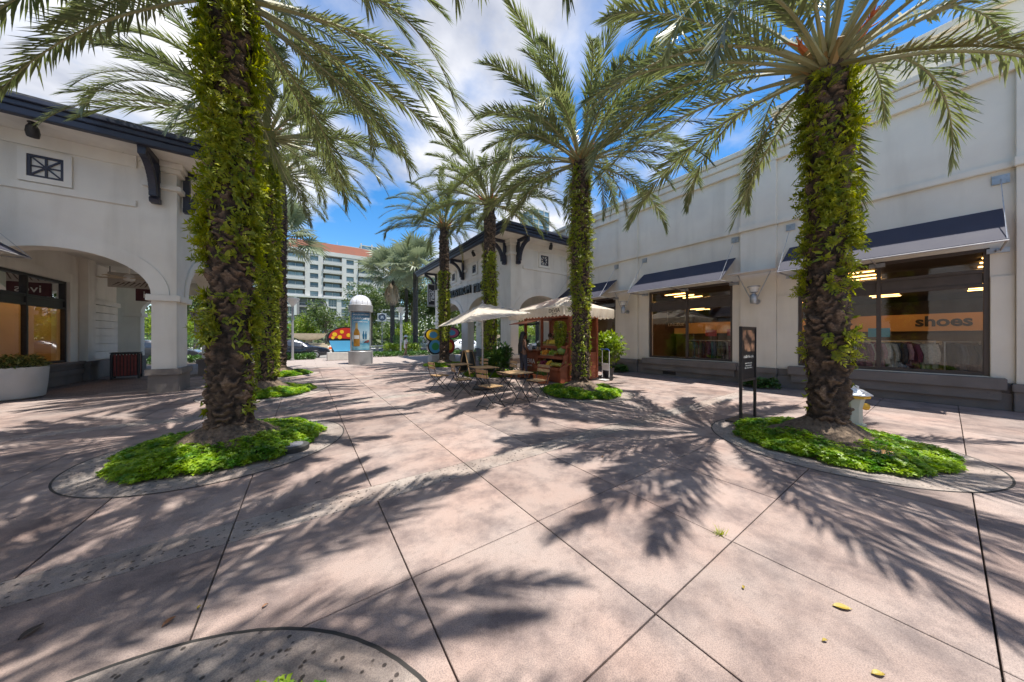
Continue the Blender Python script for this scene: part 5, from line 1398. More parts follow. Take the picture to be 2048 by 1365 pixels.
# hand truck behind the palm
ht = empty('hand_truck', (8.75, 6.85, 0), label='white and blue hand truck parked beside the potted shrub', cat='hand truck')
MB().tube([(0,-.15,.1),(0,-.15,1.05)], .014, 6).tube([(0,.15,.1),(0,.15,1.05)], .014, 6).build('frame', M['paint_white'], ht, smooth=True)
MB().tube([(0,-.15,1.05),(-.08,-.15,1.1),(-.08,.15,1.1),(0,.15,1.05)], .016, 6).build('handle', pmat('blue_grip', (.05,.12,.45), rough=.5), ht, smooth=True)
MB().box(-.25, .02, -.17, .17, .02, .035).build('toe_plate', M['paint_white'], ht); MB().box(-.015, .005, -.14, .14, .35, .6).build('back_plate', M['paint_white'], ht)
for s in (-1,1): MB().tube([(.06, s*.17, .09),(.06, s*.21, .09)], .09, 14).build('wheel', M['black'], ht)
# ---- chalkboard A-frame
cb = empty('chalkboard', (5.25, 10.65, 0), rz=-1.0, label='wooden A-frame chalkboard standing beside the palm behind the tables', cat='sign')
for s in (-1, 1):
    P0 = lambda y, z, o: (s*(.26-.24*z/1.02)+o*s, y, z)
    for (ya, yb, za, zb) in ((-.30,-.25,0,1.02),(.25,.30,0,1.02),(-.25,.25,.94,1.02),(-.25,.25,.14,.2)):
        q = [P0(ya,za,.0),P0(yb,za,.0),P0(yb,zb,.0),P0(ya,zb,.0),P0(ya,za,.02),P0(yb,za,.02),P0(yb,zb,.02),P0(ya,zb,.02)]
        MB().add(q, [(0,1,2,3),(7,6,5,4),(0,4,5,1),(1,5,6,2),(2,6,7,3),(3,7,4,0)]).build('frame_rail', M['wood'], cb)
    q = [P0(-.25,.2,.006),P0(.25,.2,.006),P0(.25,.94,.006),P0(-.25,.94,.006),P0(-.25,.2,.014),P0(.25,.2,.014),P0(.25,.94,.014),P0(-.25,.94,.014)]
    MB().add(q, [(0,1,2,3),(7,6,5,4),(0,4,5,1),(1,5,6,2),(2,6,7,3),(3,7,4,0)]).build('board', M['chalk'], cb)
# ---- sign stand
ss = empty('sign_stand', (6.62, 2.05, 0), label='black metal sign stand with tall poster beside the palm and hydrant', cat='sign')
MB().box(6.22, 7.06, 1.83, 2.27, .004, .022).build('base', M['black'], ss, world=True, bevel=.004)
for x in (6.28, 6.96): MB().box(x-.022, x+.022, 2.03, 2.07, .02, 1.70).build('post', M['black'], ss, world=True, bevel=.004)
MB().box(6.302, 6.938, 2.035, 2.065, .72, .76).box(6.302, 6.938, 2.035, 2.065, 1.66, 1.70).build('frame', M['black'], ss, world=True)
MB().box(6.302, 6.938, 2.044, 2.056, .76, 1.66).build('poster', pmat('poster_black', (.012,.012,.014), rough=.35), ss, world=True)
pic = pmat('poster_picture', (.03,.02,.02), (.62,.34,.20), rough=.35, scale=5, detail=2, contrast=(.45,.6))
MB().box(6.33, 6.91, 2.040, 2.0435, 1.25, 1.64).build('poster_picture', pic, ss, world=True)
text('poster_lettering', 'double the style', .075, M['lettering'], ss, (1,0,0), (0,0,1), (6.62, 2.041, 1.16), extrude=.001)
text('poster_lettering', 'more to love inside\nnew arrivals daily\nask us about delivery', .042, M['lettering'], ss, (1,0,0), (0,0,1), (6.62, 2.041, 1.0), extrude=.001)
# ---- hydrant
hy = empty('fire_hydrant', (7.82, .93, 0), label='pale green hydrant with silver cap and yellow band behind the palm', cat='hydrant')
hg = pmat('pale_green_paint', (.36,.42,.36), (.42,.47,.41), rough=.5, scale=5); hs_ = pmat('silver_paint', (.62,.66,.70), (.7,.73,.76), rough=.35, scale=4, metallic=.3); hyw = pmat('yellow_paint', (.70,.42,.03), (.62,.36,.02), rough=.5, scale=6)
MB().lathe([(.16,0),(.16,.03),(.12,.04),(.115,.30),(.14,.42),(.15,.47)], 8).build('body', hg, hy)
MB().lathe([(.205,.472),(.21,.50),(.20,.52)], 8).build('band', hyw, hy)
MB().lathe([(.235,.522),(.235,.535),(.12,.615),(.075,.625),(.075,.67),(.05,.68)], 8).build('cap', hs_, hy)
MB().tube([(.10,-.06,.33),(.20,-.14,.30)], [.05,.06], 8).tube([(-.1,.06,.3),(-.18,.12,.3)], .05, 8).build('outlet', hyw, hy)
# ---- uplight box in the palm well
ul = empty('ground_uplight', (5.62, .42, .0), rz=.3, label='grey round uplight set among the ground cover by the hydrant palm', cat='light')
MB().lathe([(.17,.02),(.17,.135),(.15,.145)], 18).build('housing', M['chalk'], ul, smooth=True); MB().lathe([(.105,.146),(.10,.155)], 18).build('lens', pmat('lens', (.16,.17,.19), rough=.1), ul)
ul2 = copy_tree(ul); ul2.location = (-.12, 4.95, -.07); ul2['label'] = 'grey round uplight in the ground cover by the first fern-covered palm'
# ---- fallen leaves
lf = {'yellow': pmat('yellow_leaf', (.36,.25,.03), (.30,.23,.045), rough=.5, scale=30), 'brown': pmat('brown_leaf', (.22,.09,.03), (.14,.06,.025), rough=.6, scale=30), 'dark': pmat('dark_dead_leaf', (.05,.035,.025), (.08,.055,.04), rough=.7, scale=30)}
def ground_pt(px, py):
    d = FPX*CAMH/(py-676); r = (px-1024)/FPX*d
    return (d*SC + r*CC, d*CC - r*SC)
def fallen(px, py, L, a, kind, label):
    x, y = ground_pt(px, py); mb = MB(); n = 7
    for i in range(n+1):
        t = i/n; w = L*.24*math.sin(math.pi*min(t*1.02+.02, 1))**.8
        z = .003+.006*math.sin(math.pi*t)
        mb.v += [(L*(t-.5), -w, z+.005), (L*(t-.5), 0, z), (L*(t-.5), w, z+.005)]
    for i in range(n): mb.f += [(3*i,3*i+3,3*i+4,3*i+1), (3*i+1,3*i+4,3*i+5,3*i+2)]
    o = mb.build('fallen_leaf', lf[kind]); o.location = (x, y, .002); o.rotation_euler = (0, 0, a)
    tag(o, label, 'leaf', 'fallen leaves on the paving')
fallen(1685, 1218, .085, -.9, 'yellow', 'curled yellow leaf, largest on the paving by a joint')
fallen(1757, 1352, .055, -.7, 'yellow', 'flat yellow leaf lying apart on plain paving')
fallen(1650, 1285, .03, -.5, 'yellow', 'tiny yellow leaf between two larger yellow ones')
fallen(1487, 1178, .03, .2, 'yellow', 'tiny yellow leaf near the grass tuft')
fallen(338, 1246, .06, .9, 'brown', 'brown leaf near the curved paving joint')
fallen(63, 1266, .09, 1.1, 'dark', 'dark dead leaf lying in shade left of the brown leaf')
fallen(530, 1215, .03, .5, 'brown', 'tiny brown leaf beside a long joint')
fallen(398, 1218, .028, 1.2, 'yellow', 'tiny green-yellow leaf beside the brown leaf')
fallen(636, 967, .05, .3, 'dark', 'small dark leaf below the pitted ring')
fallen(1205, 915, .045, .3, 'brown', 'tiny brown leaf in sun beside the tables')
# ---- round planter by the arch
pl = empty('round_planter', (-6.02, 13.02, 0), label='round off-white concrete planter of variegated shrubs under the arch', cat='planter')
MB().lathe([(.50,0),(.55,.04),(.58,.35),(.60,.72),(.60,.78),(.53,.78),(.52,.70)], 32).build('bowl', pmat('planter_concrete', (.58,.55,.51), (.66,.63,.58), rough=.8, scale=3, bump=.15), pl, smooth=True)
r = np.random.default_rng(9); n = 1100; a = r.uniform(0,6.28,n); q = np.sqrt(r.uniform(0,1,n))*.56
P = np.stack([q*np.cos(a), q*np.sin(a), .72+.36*np.sqrt(np.clip(1-(q/.62)**2,0,1))*r.uniform(.2,1,n)],1); D = unit(np.stack([np.cos(a)*.7, np.sin(a)*.7, r.uniform(-.3,1,n)],1)+rand_dirs(n,r)*.5)
me = leaf_mesh('foliage', P, D, unit(rand_dirs(n,r)*.5+np.array([0,0,1])), .13*r.uniform(.6,1.2,n), .042); me.materials.append(pmat('variegated_leaf', (.06,.10,.02), (.42,.42,.16), rough=.4, scale=26, detail=2, contrast=(.48,.6), translucent=.2)); link('foliage', me, None, pl)
# ---- litter bin
lb_ = empty('litter_bin', (-5.45, 17.3, 0), rz=.2, label='black framed litter bin with red slats under the arcade', cat='litter bin')
slm = pmat('red_slat', (.16,.035,.03), (.22,.05,.045), rough=.6, scale=8, rand=.1)
MB().box(-.33,.33,-.33,.33,.90,.94).box(-.36,.36,-.36,.36,.941,.965).build('top', M['black'], lb_, bevel=.01)
MB().box(-.30,.30,-.30,.30,.10,.14).build('base', M['black'], lb_)
MB().box(-.27,.27,-.27,.27,.141,.85).build('liner', M['black'], lb_)
for (x, y) in ((-.31,-.31),(.31,-.31),(.31,.31),(-.31,.31)): MB().box(x-.03,x+.03,y-.03,y+.03,0,.90).build('post', M['black'], lb_, bevel=.006)
slme = MB().box(-.028,.028,-.012,.012,.12,.88).mesh('slat'); slme.materials.append(slm)
for sd in range(4):
    for k in range(7):
        u = -.234+k*.078; p = [(u,-.305,0),(.305,u,0),(u,.305,0),(-.305,u,0)][sd]
        link('slat', slme, None, lb_, loc=p, rot=(0,0,math.pi/2*(sd%2)))
# ---- hanging fan and board in the arcade
cf = empty('ceiling_fan', (-4.55, 14.6, 3.35), label='white ceiling fan with pale wooden blades hanging in the arcade', cat='ceiling fan')
MB().tube([(0,0,.14),(0,0,.895)], .015, 8).build('down_rod', M['paint_white'], cf); MB().lathe([(.05,-.08),(.11,-.05),(.13,.02),(.10,.10),(.04,.14)], 16).build('motor', M['paint_white'], cf, smooth=True)
for k in range(5):
    a = k*1.2566+.5; ca, sa = math.cos(a), math.sin(a)
    MB().add([(ca*u-sa*v, sa*u+ca*v, z+v*.12) for z in (0,.012) for (u,v) in ((.12,-.05),(.66,-.075),(.66,.075),(.12,.05))], [(0,1,2,3),(7,6,5,4),(0,4,5,1),(1,5,6,2),(2,6,7,3),(3,7,4,0)]).build('blade', pmat('fan_blade', (.50,.40,.28), (.6,.5,.36), rough=.6, scale=12) if k == 0 else bpy.data.materials['fan_blade'], cf)
bd = empty('hanging_board', (-5.55, 18.2, 2.9), label='leaf-patterned board over a burgundy shop sign hanging in the arcade', cat='sign')
MB().box(-.65,.95,-.03,.03,.55,1.12).build('pattern_panel', pmat('pale_panel', (.50,.46,.42), (.55,.51,.46), rough=.7, scale=5), bd)
r_ = random.Random(4)
for k in range(11):
    x = -.56+k*.14; L = r_.uniform(.2,.42); an = .5+.05*k
    MB().prism([(x,.60),(x+.04,.62),(x+.26*math.cos(an),.62+L*math.sin(an)),(x+.2*math.cos(an),.64+L*math.sin(an))], lambda a_, b_, t: (a_, t, b_), -.036, -.0305).build('leaf_motif', pmat('brown_motif', (.16,.13,.115), rough=.7) if k == 0 else bpy.data.materials['brown_motif'], bd)
MB().box(.05,.95,-.035,.035,.06,.54).build('name_board', pmat('burgundy', (.075,.012,.022), rough=.5), bd)
text('lettering', 'ives', .38, M['lettering'], bd, (1,0,0), (0,0,1), (-5.55+.52, 18.2-.037, 2.9+.31), extrude=.002)
for x in (-.6, .9): MB().tube([(x,0,1.12),(x,0,1.345)], .012, 6).build('hanger', M['black'], bd)
# ------------------------------------------------------------------ advertising column, sculptures, lamps, road things
kc = empty('ad_column', (2.66, 19.3, 0), label='grey advertising column with domed top and bottle poster', cat='advertising column')
gm_ = M['greysteel']
MB().lathe([(.64,0),(.64,.72),(.62,.74)], 40, (0,0,0)).build('base', gm_, kc, smooth=True)
MB().lathe([(.53,.745),(.53,2.98)], 40).build('drum', gm_, kc, smooth=True)
MB().lathe([(.60,2.985),(.64,3.0),(.64,3.36),(.60,3.39)], 40).build('collar', gm_, kc, smooth=True)
MB().lathe([(.58,3.392)]+[(.58*math.cos(a), 3.392+.58*math.sin(a)) for a in [math.radians(x) for x in (10,20,30,40,50,60,70,80,87)]], 32).build('dome', pmat('ribbed_dome', (.60,.62,.68), (.82,.83,.87), rough=.15, scale=3, spec=.8, coat=.5), kc, smooth=True)
dm = MB()
for k in range(12):
    a = k*math.pi/6; dm.tube([(.59*math.cos(a)*math.cos(e), .59*math.sin(a)*math.cos(e), 3.392+.59*math.sin(e)) for e in [math.radians(x) for x in range(0,90,11)]], .008, 4)
dm.build('dome_rib', gm_, kc)
# the poster wraps the drum on the side towards the walk: direction to the camera
va = math.atan2(-19.3, -2.66)
def cyl(th, z, r=.545): return (r*math.cos(va+th), r*math.sin(va+th), z)
def cyl_patch(poly, mat, name, r):
    mb = MB(); mb.v = [cyl(a, z, r) for a, z in poly]; mb.f = [tuple(range(len(poly)))]
    return mb.build(name, mat, kc)
def poster_mat():
    m = bpy.data.materials.new('poster_print'); m.use_nodes = True; n, l = m.node_tree.nodes, m.node_tree.links; b = n["Principled BSDF"]
    t = n.new("ShaderNodeTexCoord"); s = n.new("ShaderNodeSeparateXYZ"); l.new(t.outputs["Object"], s.inputs[0])
    no = n.new("ShaderNodeTexNoise"); no.inputs["Scale"].default_value = 7; l.new(t.outputs["Object"], no.inputs["Vector"])
    ad = n.new("ShaderNodeMath"); ad.operation = 'MULTIPLY_ADD'; ad.inputs[1].default_value = .35; l.new(no.outputs[0], ad.inputs[0]); l.new(s.outputs["Z"], ad.inputs[2])
    mr = n.new("ShaderNodeMapRange"); mr.inputs[1].default_value = .9; mr.inputs[2].default_value = 3.2; l.new(ad.outputs[0], mr.inputs[0])
    r = n.new("ShaderNodeValToRGB"); e = r.color_ramp.elements
    e[0].position = 0; e[0].color = (.03,.20,.33,1); e[1].position = 1; e[1].color = (.05,.13,.25,1)
    for p, c in ((.10,(.25,.50,.60,1)),(.2,(.05,.24,.38,1)),(.32,(.55,.62,.62,1)),(.5,(.36,.52,.62,1)),(.75,(.12,.33,.50,1))):
        x = e.new(p); x.color = c
    l.new(mr.outputs[0], r.inputs[0]); l.new(r.outputs[0], b.inputs["Base Color"]); b.inputs["Roughness"].default_value = .15
    return m
pm_ = poster_mat()
mb = MB(); n = 24
for i in range(n+1):
    th = -.98+1.96*i/n; mb.v += [cyl(th, .80), cyl(th, 2.93)]
for i in range(n): mb.f.append((2*i, 2*i+2, 2*i+3, 2*i+1))
mb.build('poster', pm_, kc, smooth=True)
for th in (-1.05, 1.05):
    MB().tube([cyl(th, .75, .56), cyl(th, 2.98, .56)], .045, 8).build('poster_rail', M['steel'], kc, smooth=True)
def img(u, v): return (-.05+u, .95+v)
amber = pmat('amber_bottle', (.30,.14,.02), (.50,.27,.05), rough=.2, scale=6); gold = pmat('gold_foil', (.5,.36,.14), rough=.3)
# seen from the walk, image-left is +th or -th depending on the winding; left = towards the lower pixel
bl = [(-.19,.0),(.19,.0),(.21,.05),(.21,.72),(.17,.86),(.08,.98),(.07,1.3),(-.07,1.3),(-.08,.98),(-.17,.86),(-.21,.72),(-.21,.05)]
SGN = 1
def strip_patch(rows, k, mat, name, r):
    mb = MB(); nc = 10
    for (hw, z) in rows:
        for c in range(nc+1): mb.v.append(cyl(-.40+hw*k*(2*c/nc-1), 1.02+z, r))
    for i in range(len(rows)-1):
        for c in range(nc): mb.f.append((i*(nc+1)+c, i*(nc+1)+c+1, (i+1)*(nc+1)+c+1, (i+1)*(nc+1)+c))
    mb.build(name, mat, kc)
strip_patch([(.19,0),(.21,.05),(.21,.4),(.21,.72),(.17,.86),(.08,.98),(.07,1.02)], 1.5, amber, 'poster_bottle', .5475)
strip_patch([(.085,1.0),(.078,1.16),(.07,1.32)], 1.5, gold, 'poster_bottle_neck', .5485)
strip_patch([(.17,.42),(.17,.62)], 1.5, M['paint_white'], 'poster_bottle_label', .5485)
for dx_ in (.18, .42):
    cyl_patch([(SGN*(dx_+.08+a*1.5), 1.42+b) for a, b in ((-.05,0),(.05,0),(.07,.25),(.03,.36),(.04,.45),(-.03,.45),(-.04,.36),(-.08,.25))], pmat('poster_blue_figure', (.03,.14,.25), rough=.2) if dx_ < .2 else bpy.data.materials['poster_blue_figure'], 'poster_figure', .551)
cyl_patch([(SGN*(.26+a*1.4), 1.22+b) for a, b in ((0,0),(.35,-.02),(.45,.05),(.42,.16),(.2,.13),(.05,.06))], pmat('poster_red_boat', (.30,.06,.04), (.06,.08,.09), rough=.2, scale=9), 'poster_boat', .562)
def curved_text(s, size, z, mat, shear=0):
    me = text_mesh(s, size, .0, 'CENTER', .002, shear); me.materials.clear(); R = .5495
    for v in me.vertices:
        th = v.co.x/R; p = cyl(SGN*th, z+v.co.y, R); v.co = p
    return link('poster_lettering', me, mat, kc)
curved_text('GIRALDA AROMAS', .105, 2.80, M['lettering']); curved_text('Celebrating', .21, 2.60, M['lettering'], .35); curved_text('SUNSET FAMILY HOUR', .075, 2.40, M['lettering'])

def colours():
    d = {}
    for k, c in (('red',(.50,.03,.02)),('yellow',(.80,.52,.02)),('blue',(.10,.42,.72)),('green',(.05,.36,.10)),('pink',(.62,.12,.25)),('orange',(.72,.25,.02)),('outline',(.012,.012,.014))): d[k] = pmat('gloss_'+k, c, rough=.3, coat=.3)
    return d
PC = colours()
def plinth(x, y, w, h, label):
    t = tag(MB().box(-w/2, w/2, -.4, .4, 0, h).build('sculpture_plinth', pmat('pale_stone', (.52,.50,.47), (.62,.6,.56), rough=.8, scale=4, bump=.2), None, bevel=.02), label, 'plinth'); t.location = (x, y, 0); return t
plinth(2.35, 23.4, 2.3, .52, 'pale stone block under the red painted sculpture behind the ad column')
sc1 = empty('painted_sculpture', (2.35, 23.4, .522), label='rounded red and blue painted sculpture with yellow discs behind the ad column', cat='sculpture')
f_ = lambda a, b, t: (a, t, b)
def blob(rx, rz, cx, cz, n=28, sq=1.0): return [(cx+rx*math.cos(2*math.pi*k/n), cz+rz*math.sin(2*math.pi*k/n)) for k in range(n)]
MB().prism([(-.85,0),(.85,0)]+[(1.18*math.cos(a), .95+.78*math.sin(a)) for a in [math.radians(x) for x in range(-40,221,10)]], f_, -.14, .14).build('body', PC['outline'], sc1)
MB().prism([(1.06*math.cos(a), .97+.68*math.sin(a)) for a in [math.radians(x) for x in range(-8,189,9)]], f_, -.155, .155).build('upper_panel', PC['red'], sc1)
MB().prism([(-.74,.06),(.74,.06),(.98,.55),(1.03,.78),(-1.03,.78),(-.98,.55)], f_, -.152, .152).build('lower_panel', PC['blue'], sc1)
for (a, b, q) in ((-.72,1.2,.14),(-.3,1.38,.12),(-.82,.98,.10),(-.42,1.02,.13),(.1,1.15,.13),(.5,1.3,.13),(.75,1.02,.12)): MB().prism(blob(q,q,a,b,18), f_, -.165, .165).build('disc', PC['yellow'], sc1)
plinth(6.95, 17.75, 1.5, .45, 'pale stone block under the many-coloured sculpture beside the chalkboard palm')
sc2 = empty('painted_sculpture', (7.0, 17.75, .452), label='many-coloured petal sculpture with black outlines beside the chalkboard palm', cat='sculpture')
MB().prism([(-.14,0),(.14,0),(.14,1.0),(-.14,1.0)], f_, -.1, .1).build('stem', PC['outline'], sc2)
pet = [(-.62,1.22,.52,.40,'yellow','blue'),(.52,1.36,.60,.36,'pink','blue'),(-.5,.52,.46,.48,'blue','green'),(.42,.52,.36,.50,'red','yellow')]
for i, (cx_, cz_, rx_, rz_, c1, c2) in enumerate(pet):
    y_ = .004*i
    MB().prism(blob(rx_, rz_, cx_, cz_), f_, -.13-y_, .13+y_).build('petal', PC['outline'], sc2)
    MB().prism(blob(rx_*.84, rz_*.84, cx_, cz_), f_, -.15-y_, .15+y_).build('petal_face', PC[c1], sc2)
    MB().prism(blob(rx_*.48, rz_*.48, cx_, cz_), f_, -.165-y_, .165+y_).build('petal_centre', PC[c2], sc2)

def lamp_post(x, y, h, label):
    t = empty('lamp_post', (x, y, -.03), label=label, cat='street lamp', group='street lamps with inverted cone heads')
    MB().lathe([(.11,0),(.11,.12),(.075,.14),(.06,h-.55),(.06,h-.5)], 14).build('pole', M['greysteel'], t, smooth=True)
    MB().lathe([(.07,h-.50),(.10,h-.44),(.38,h-.06),(.40,h)], 18).build('lamp_head', pmat('lamp_cone', (.62,.61,.58), (.66,.65,.62), rough=.5, scale=4) if 'lamp_cone' not in bpy.data.materials else bpy.data.materials['lamp_cone'], t, smooth=True)
    MB().lathe([(.42,h+.002),(.42,h+.03),(.1,h+.08)], 18).build('lid', M['greysteel'], t)
lamp_post(-.68, 24.6, 4.1, 'tall cone-headed street lamp beside the dark car')
lamp_post(7.3, 28.8, 4.3, 'cone-headed street lamp beside the pedestrian')
lamp_post(9.2, 38.9-3.2, 4.6, 'cone-headed street lamp in front of the fan palm with dry leaves')

# ---- cars
def car(x, y, rz, paint, label, kind='sedan'):
    t = empty('car', (x, y, -.09), rz, label, 'car', 'cars on the road')
    # stations along x (front = +x): x, z_low, z_belt, z_top, half width at belt, half width at top
    if kind == 'sedan':
        st = [(-2.30,.34,.82,.90,.70,.60),(-2.22,.26,.92,.98,.84,.66),(-1.75,.22,.98,1.06,.90,.66),(-1.15,.22,1.0,1.36,.91,.60),(-.55,.22,.99,1.46,.92,.60),(.05,.22,.97,1.46,.92,.60),(.55,.22,.96,1.36,.92,.60),(1.15,.22,.93,1.02,.91,.66),(1.75,.24,.86,.90,.89,.68),(2.15,.28,.74,.80,.84,.62),(2.32,.36,.62,.68,.68,.5)]
    else:
        st = [(-2.30,.40,1.0,1.5,.80,.66),(-2.2,.30,1.06,1.66,.92,.70),(-1.5,.26,1.08,1.74,.95,.70),(-.4,.26,1.08,1.76,.96,.70),(.3,.26,1.06,1.70,.96,.70),(1.0,.26,1.04,1.18,.95,.72),(1.8,.28,.98,1.04,.92,.72),(2.2,.32,.86,.92,.86,.66),(2.34,.42,.7,.78,.7,.5)]
    mb = MB(); ring = []
    for (xx, zl, zb, zt, wb, wt) in st:
        pts = [(-wb*.86,zl),(-wb*.98,zl+.12),(-wb,zl+.3*(zb-zl)+.1),(-wb*.97,zb),(-(wt+.06),zb+.72*(zt-zb)),(-wt,zt-.02),(-wt*.55,zt),(wt*.55,zt),(wt,zt-.02),(wt+.06,zb+.72*(zt-zb)),(wb*.97,zb),(wb,zl+.3*(zb-zl)+.1),(wb*.98,zl+.12),(wb*.86,zl)]
        ring.append([(xx, a, b) for a, b in pts])
    n = len(ring[0])
    for rg in ring: mb.v += rg
    for i in range(len(ring)-1):
        for k in range(n): mb.f.append((i*n+k, i*n+(k+1) % n, (i+1)*n+(k+1) % n, (i+1)*n+k))
    mb.f.append(tuple(range(n))); mb.f.append(tuple((len(ring)-1)*n+k for k in range(n))[::-1])
    o = mb.build('body', paint, t, smooth=True)
    dark = M['carglass']
    i0, i1 = (3, 6) if kind == 'sedan' else (1, 4)
    for s in (-1, 1):
        def sp(xx, f):
            for a, b in zip(st, st[1:]):
                if a[0] <= xx <= b[0]:
                    u = (xx-a[0])/(b[0]-a[0]); zb, zt, wb, wt = [a[k]+(b[k]-a[k])*u for k in (2,3,4,5)]
                    w = wb*.97+((wt+.06)-wb*.97)*f/.72
                    return (xx, s*(w+.006), zb+(zt-zb)*f)
        for (xa, xb) in (((-1.15,-.32),(-.26,.62)) if kind == 'sedan' else ((-2.1,-1.1),(-1.04,-.2),(-.14,.72))):
            xs = [xa+(xb-xa)*k/5 for k in range(6)]
            m = MB(); lo = [sp(xx, .06) for xx in xs]; hi = [sp(xx, .68) for xx in xs]
            m.v = lo+hi; m.f = [(k, k+1, 7+k, 6+k) for k in range(5)]; m.build('side_window', dark, t)
        MB().sphere((.62, s*1.0, .98 if kind == 'sedan' else 1.1), .09, 8, 6, (.9,.8,.65)).build('mirror', paint, t, smooth=True)
        MB().sphere((2.12, s*.66, .66 if kind == 'sedan' else .78), .13, 8, 6, (.8,1.1,.6)).build('headlight', M['carlamp'], t, smooth=True)
        MB().sphere((-2.2, s*.66, .80 if kind == 'sedan' else 1.0), .13, 8, 6, (.5,1.2,.7)).build('tail_light', M['cartail'], t, smooth=True)
        for xx in (-1.38, 1.38):
            w = MB().lathe([(.20,-.10),(.30,-.105),(.325,-.08),(.325,.08),(.30,.105),(.20,.10)], 22); 
            w.v = [(a, c, b) for a, b, c in w.v]; wo = w.build('wheel', M['black'], t, smooth=True); wo.location = (xx, s*.82, .325)
            rm = MB().lathe([(.06,-.01),(.205,-.012),(.21,.01)], 22)
            for k in range(7):
                a = k*2*math.pi/7; rm.bar((.03*math.cos(a),.03*math.sin(a),.02),(.19*math.cos(a),.19*math.sin(a),.02),.035,.03)
            rm.v = [(a, s*(c+.10), b) for a, b, c in rm.v]; rm.build('rim', M['steel'], wo)
    j = 6 if kind == 'sedan' else 4
    for (i, jn, nm) in (((6,7,'windscreen'),(2,3,'rear_window')) if kind == 'sedan' else ((4,5,'windscreen'),(0,1,'rear_window'))):
        q = [ring[i][5],ring[i][8],ring[jn][8],ring[jn][5]]; off = Vector((.012 if nm == 'windscreen' else -.012,0,.014))
        q = [Vector(p)*1.0+off for p in q]; MB().add(q, [(0,1,2,3)]).build(nm, dark, t)
    MB().box(2.28, 2.345, -.42, .42, .40, .58).build('grille', M['black'], t); MB().box(-2.33,-2.305,-.26,.26,.60,.72).build('number_plate', M['paint_white'], t)
M['carglass'] = pmat('car_glass', (.02,.025,.03), rough=.05, spec=.9); M['carlamp'] = pmat('car_lamp', (.7,.72,.75), rough=.1, spec=.9); M['cartail'] = pmat('car_tail', (.45,.03,.03), rough=.2)
dk = pmat('dark_car_paint', (.018,.022,.034), rough=.25, coat=1.0, metallic=.3); sv = pmat('silver_car_paint', (.45,.47,.50), rough=.3, coat=1.0, metallic=.4); gy = pmat('charcoal_car_paint', (.04,.042,.048), rough=.25, coat=1.0, metallic=.3); wt = pmat('white_car_paint', (.70,.72,.75), rough=.3, coat=1.0)
car(-.75, 27.75, 0, dk, 'dark navy sedan on the road beside the fountain bowl')
car(-7.95, 28.0, 0, gy, 'charcoal sedan on the road seen through the arcade arches')
car(-12.4, 31.6, 0, sv, 'silver-blue van-like car behind the charcoal sedan', 'suv')
car(11.6, 32.5, math.pi/2, sv, 'silver sedan showing its tail lights beside the parking meter')
car(13.4, 27.6, 0, wt, 'white sedan on the road behind the corner shop arches')
car(12.3, 39.0, math.pi/2, dk, 'dark tall car parked behind the silver sedan', 'suv')
# ---- fountain
fo = empty('fountain', (.35, 39.3, .30), label='wide stone fountain bowl on a stepped base behind the dark car', cat='fountain')
stn = pmat('sand_stone', (.44,.37,.27), (.55,.47,.36), rough=.8, scale=3, bump=.3)
MB().box(-2.0,2.0,-1.2,1.2,0,.18).box(-1.7,1.7,-1.0,1.0,.181,.42).box(-1.45,1.45,-.8,.8,.421,.62).build('stepped_base', stn, fo, bevel=.02)
MB().lathe([(.30,.621),(.26,.8),(.35,.92)], 20).build('stem', stn, fo, smooth=True)
MB().lathe([(.35,.921),(.85,1.0),(1.35,1.25),(1.62,1.62),(1.66,1.66),(1.58,1.66),(1.3,1.4),(.6,1.2)], 36).build('bowl', stn, fo, smooth=True)
# ---- cone, meter, fence, road sign, benches
co = empty('traffic_cone', (2.2, 36.6, .302), label='orange traffic cone with white bands near the fountain', cat='traffic cone')
oc = pmat('cone_orange', (.70,.12,.02), rough=.6)
MB().box(-.2,.2,-.2,.2,0,.04).build('base', oc, co); MB().lathe([(.15,.041),(.115,.25)], 14).lathe([(.078,.48),(.05,.70),(.03,.71)], 14).build('cone', oc, co, smooth=True); MB().lathe([(.115,.251),(.078,.479)], 14).build('band', M['paint_white'], co, smooth=True)
def meter(x, y, label):
    t = empty('parking_meter', (x, y, -.09), label=label, cat='parking meter', group='parking meters'); MB().tube([(0,0,0),(0,0,1.05)], .03, 8).build('post', M['greysteel'], t); MB().lathe([(.07,1.051),(.10,1.1),(.10,1.3),(.06,1.42),(.02,1.44)], 10).build('head', M['greysteel'], t, smooth=True)
meter(10.9, 28.6, 'grey parking meter beside the silver sedan'); meter(10.2, 31.2, 'grey parking meter farther back by the hedge')
fe = empty('iron_fence', (3, 43.2, .12), label='black iron picket fence behind the fountain', cat='fence')
MB().box(-9,9.5,-.02,.02,.15,.20).box(-9,9.5,-.02,.02,1.15,1.20).build('rail', M['black'], fe)
pk = MB()
for k in range(124): pk.box(-9+k*.15-.011,-9+k*.15+.011,-.015,.015,.05,1.35)
tag(pk.build('picket', M['black'], fe), kind='stuff')
for k in range(8): MB().box(-9+k*2.6-.04,-9+k*2.6+.04,-.045,.045,0,1.45).build('post', M['black'], fe)
tag(MB().box(-8,12,43.6,52,.121,.15).build('lawn', pmat('lawn', (.16,.22,.05), (.24,.30,.08), rough=.9, scale=3)), kind='structure')
fe2 = empty('iron_fence', (-20, 39.2, .12), label='black iron fence behind the arcade hedge', cat='fence')
MB().box(-14,14,-.02,.02,.2,.25).box(-14,14,-.02,.02,1.6,1.65).build('rail', M['black'], fe2)
pk = MB()
for k in range(140): pk.box(-14+k*.2-.012,-14+k*.2+.012,-.015,.015,.05,1.8)
tag(pk.build('picket', M['black'], fe2), kind='stuff')
